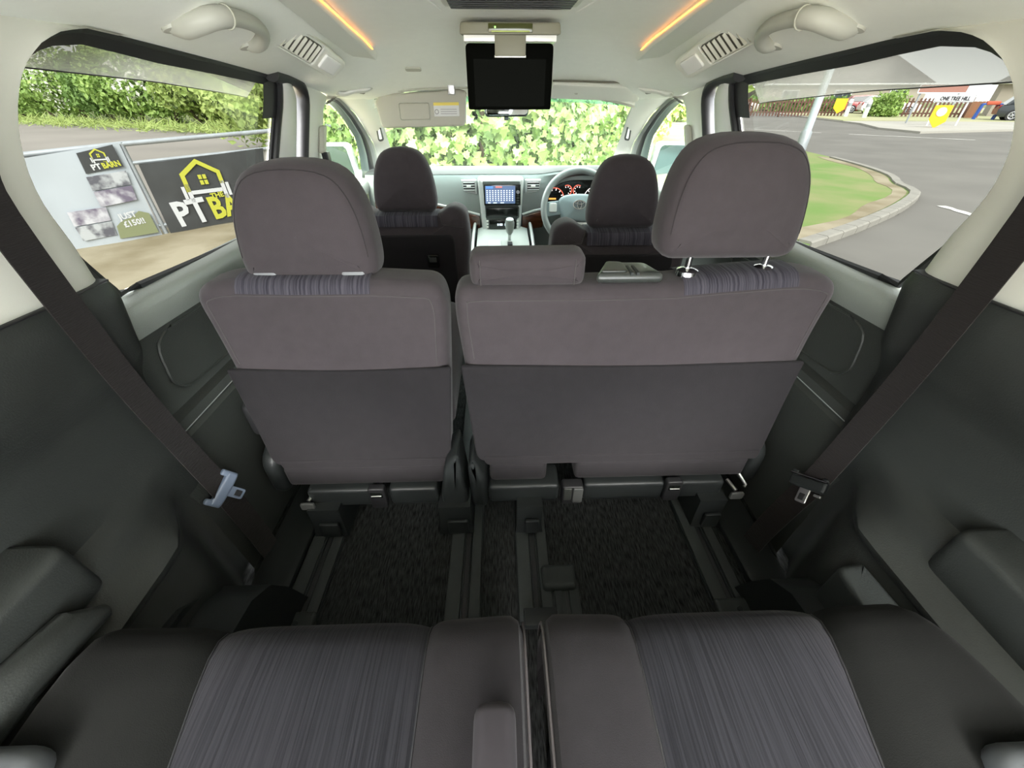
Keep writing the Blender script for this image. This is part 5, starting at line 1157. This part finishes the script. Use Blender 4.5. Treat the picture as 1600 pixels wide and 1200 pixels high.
# ================================================================== SEAT BELTS
def ribbon(pts,wid,th=.002):
    """pts: (centre, width direction)"""
    rows=[]; 
    C=[Vector(p[0]) for p in pts]; W2=[Vector(p[1]) for p in pts]
    for i in range(len(C)):
        t_=(C[min(i+1,len(C)-1)]-C[max(i-1,0)]).normalized(); wv=(W2[i]-t_*W2[i].dot(t_)).normalized()*wid/2; n=t_.cross(wv).normalized()*th
        rows.append([C[i]-wv,C[i]+wv,C[i]+wv+n,C[i]-wv+n])
    return MB().loft(rows)
def belt(s):
    side='left' if s<0 else 'right'
    t=thing('seat_belt','dark brown-black seat belt with a %s hanging along the %s wall'%('slate blue-grey tongue' if s<0 else 'dark metal-edged tongue',side),'seat belt',(s*.69,.58,0))
    if s<0: P=[((-.690,.600,1.08),(0,1,-.2)),((-.700,.585,.95),(0,1,-.15)),((-.703,.570,.87),(0,1,-.1)),((-.705,.578,.62),(0,1,0)),((-.700,.592,.42),(0,1,.15)),((-.690,.600,.29),(.1,1,.3)),((-.680,.600,.20),(.2,1,.3)),((-.672,.60,.10),(.2,1,.2)),((-.668,.60,.012),(.2,1,.2))]
    else: P=[((.690,.585,1.08),(0,1,.2)),((.700,.562,.95),(0,1,.15)),((.700,.550,.87),(0,1,.1)),((.698,.556,.62),(0,1,0)),((.690,.566,.42),(-.1,1,.2)),((.678,.570,.29),(-.2,1,.3)),((.655,.570,.20),(-.3,1,.3)),((.635,.572,.10),(-.3,1,.3)),((.628,.575,.012),(-.3,1,.2))]
    cs=spline([p[0] for p in P],4); ws=spline([p[1] for p in P],4)
    obj('webbing',ribbon(list(zip(cs,ws)),.052),BELT,t)
    c=V(-.684,.60,.272) if s<0 else V(.668,.572,.275)
    ax=V(.28,.80,.45).normalized() if s<0 else V(-.25,.80,-.45).normalized()
    ay=V(.42,.25,-.85) if s<0 else V(-.35,.55,-.6); ay=(ay-ax*ay.dot(ax)).normalized(); az=ax.cross(ay)
    f=fr(c,ax,ay,az)
    bar=obj('tongue_bar',MB().pillow(rnd([(-.040,-.012,.006),(.040,-.012,.006),(.040,.012,.006),(.024,.014,.004),(-.024,.014,.004),(-.040,.012,.006)],3),.014,.005,lambda a,b,d:f(a,b,d-.007),nr=3),BLUEP if s<0 else DARKS,t)
    for q in (-.034,.034): obj('tongue_lug',MB().pillow(rrect(q-.007,q+.007,-.024,.012,.005),.012,.004,lambda a,b,d:f(a,b,d-.006)),BLUEP if s<0 else DARKS,bar)
    tp=MB().pillow(rnd([(-.012,.010,.003),(.012,.010,.003),(.012,.048,.005),(-.012,.048,.005)],3),.004,.001,lambda a,b,d:f(a,b,d-.002),nr=1,nb=0)
    p=obj('tongue_plate',tp,BLUEP if s<0 else STEEL,t)
    obj('tongue_hole',MB().bx(0,.001,0,.001,0,.001) if False else MB().pillow(rrect(-.007,.007,.026,.042,.002),.006,.001,lambda a,b,d:f(a,b,d-.003),nr=1,nb=0),BLACK,p)
    if s>0: obj('tongue_edge',MB().tube([f(-.042,-.014,.006),f(.042,-.014,.006)],.0022,6),CHROME,bar)
    obj('stop_button',MB().pillow(rrect(-.008,.008,-.003,.003,.002),.004,.001,lambda a,b,d:fr(c+V(s*.008-.0,-.03,-.01),ax,ay,az)(a,b,d)),STEEL,t)
for s in (-1,1): belt(s)

# repeats share a group
GR={'grab_handle':'grab handles above the side windows','ceiling_vent':'air vents above the side windows','ambient_light_strip':'amber ceiling light strips','coat_hook_handle':'small handles above the front doors','belt_anchor':'belt anchors on the centre pillars','sun_visor':'front sun visors','door_mirror':'door mirrors','front_seat':'front seats','rear_bench_seat':'rear bench halves','seat_rail':'floor rails','seat_belt':'rear seat belts','banner':'banners on the guard rail','parked_car':'parked cars across the road','rain_deflector':'smoked rain deflectors'}
for o in list(bpy.data.objects):
    b=o.name.split('.')[0]
    if o.parent is None and b in GR: o['group']=GR[b]
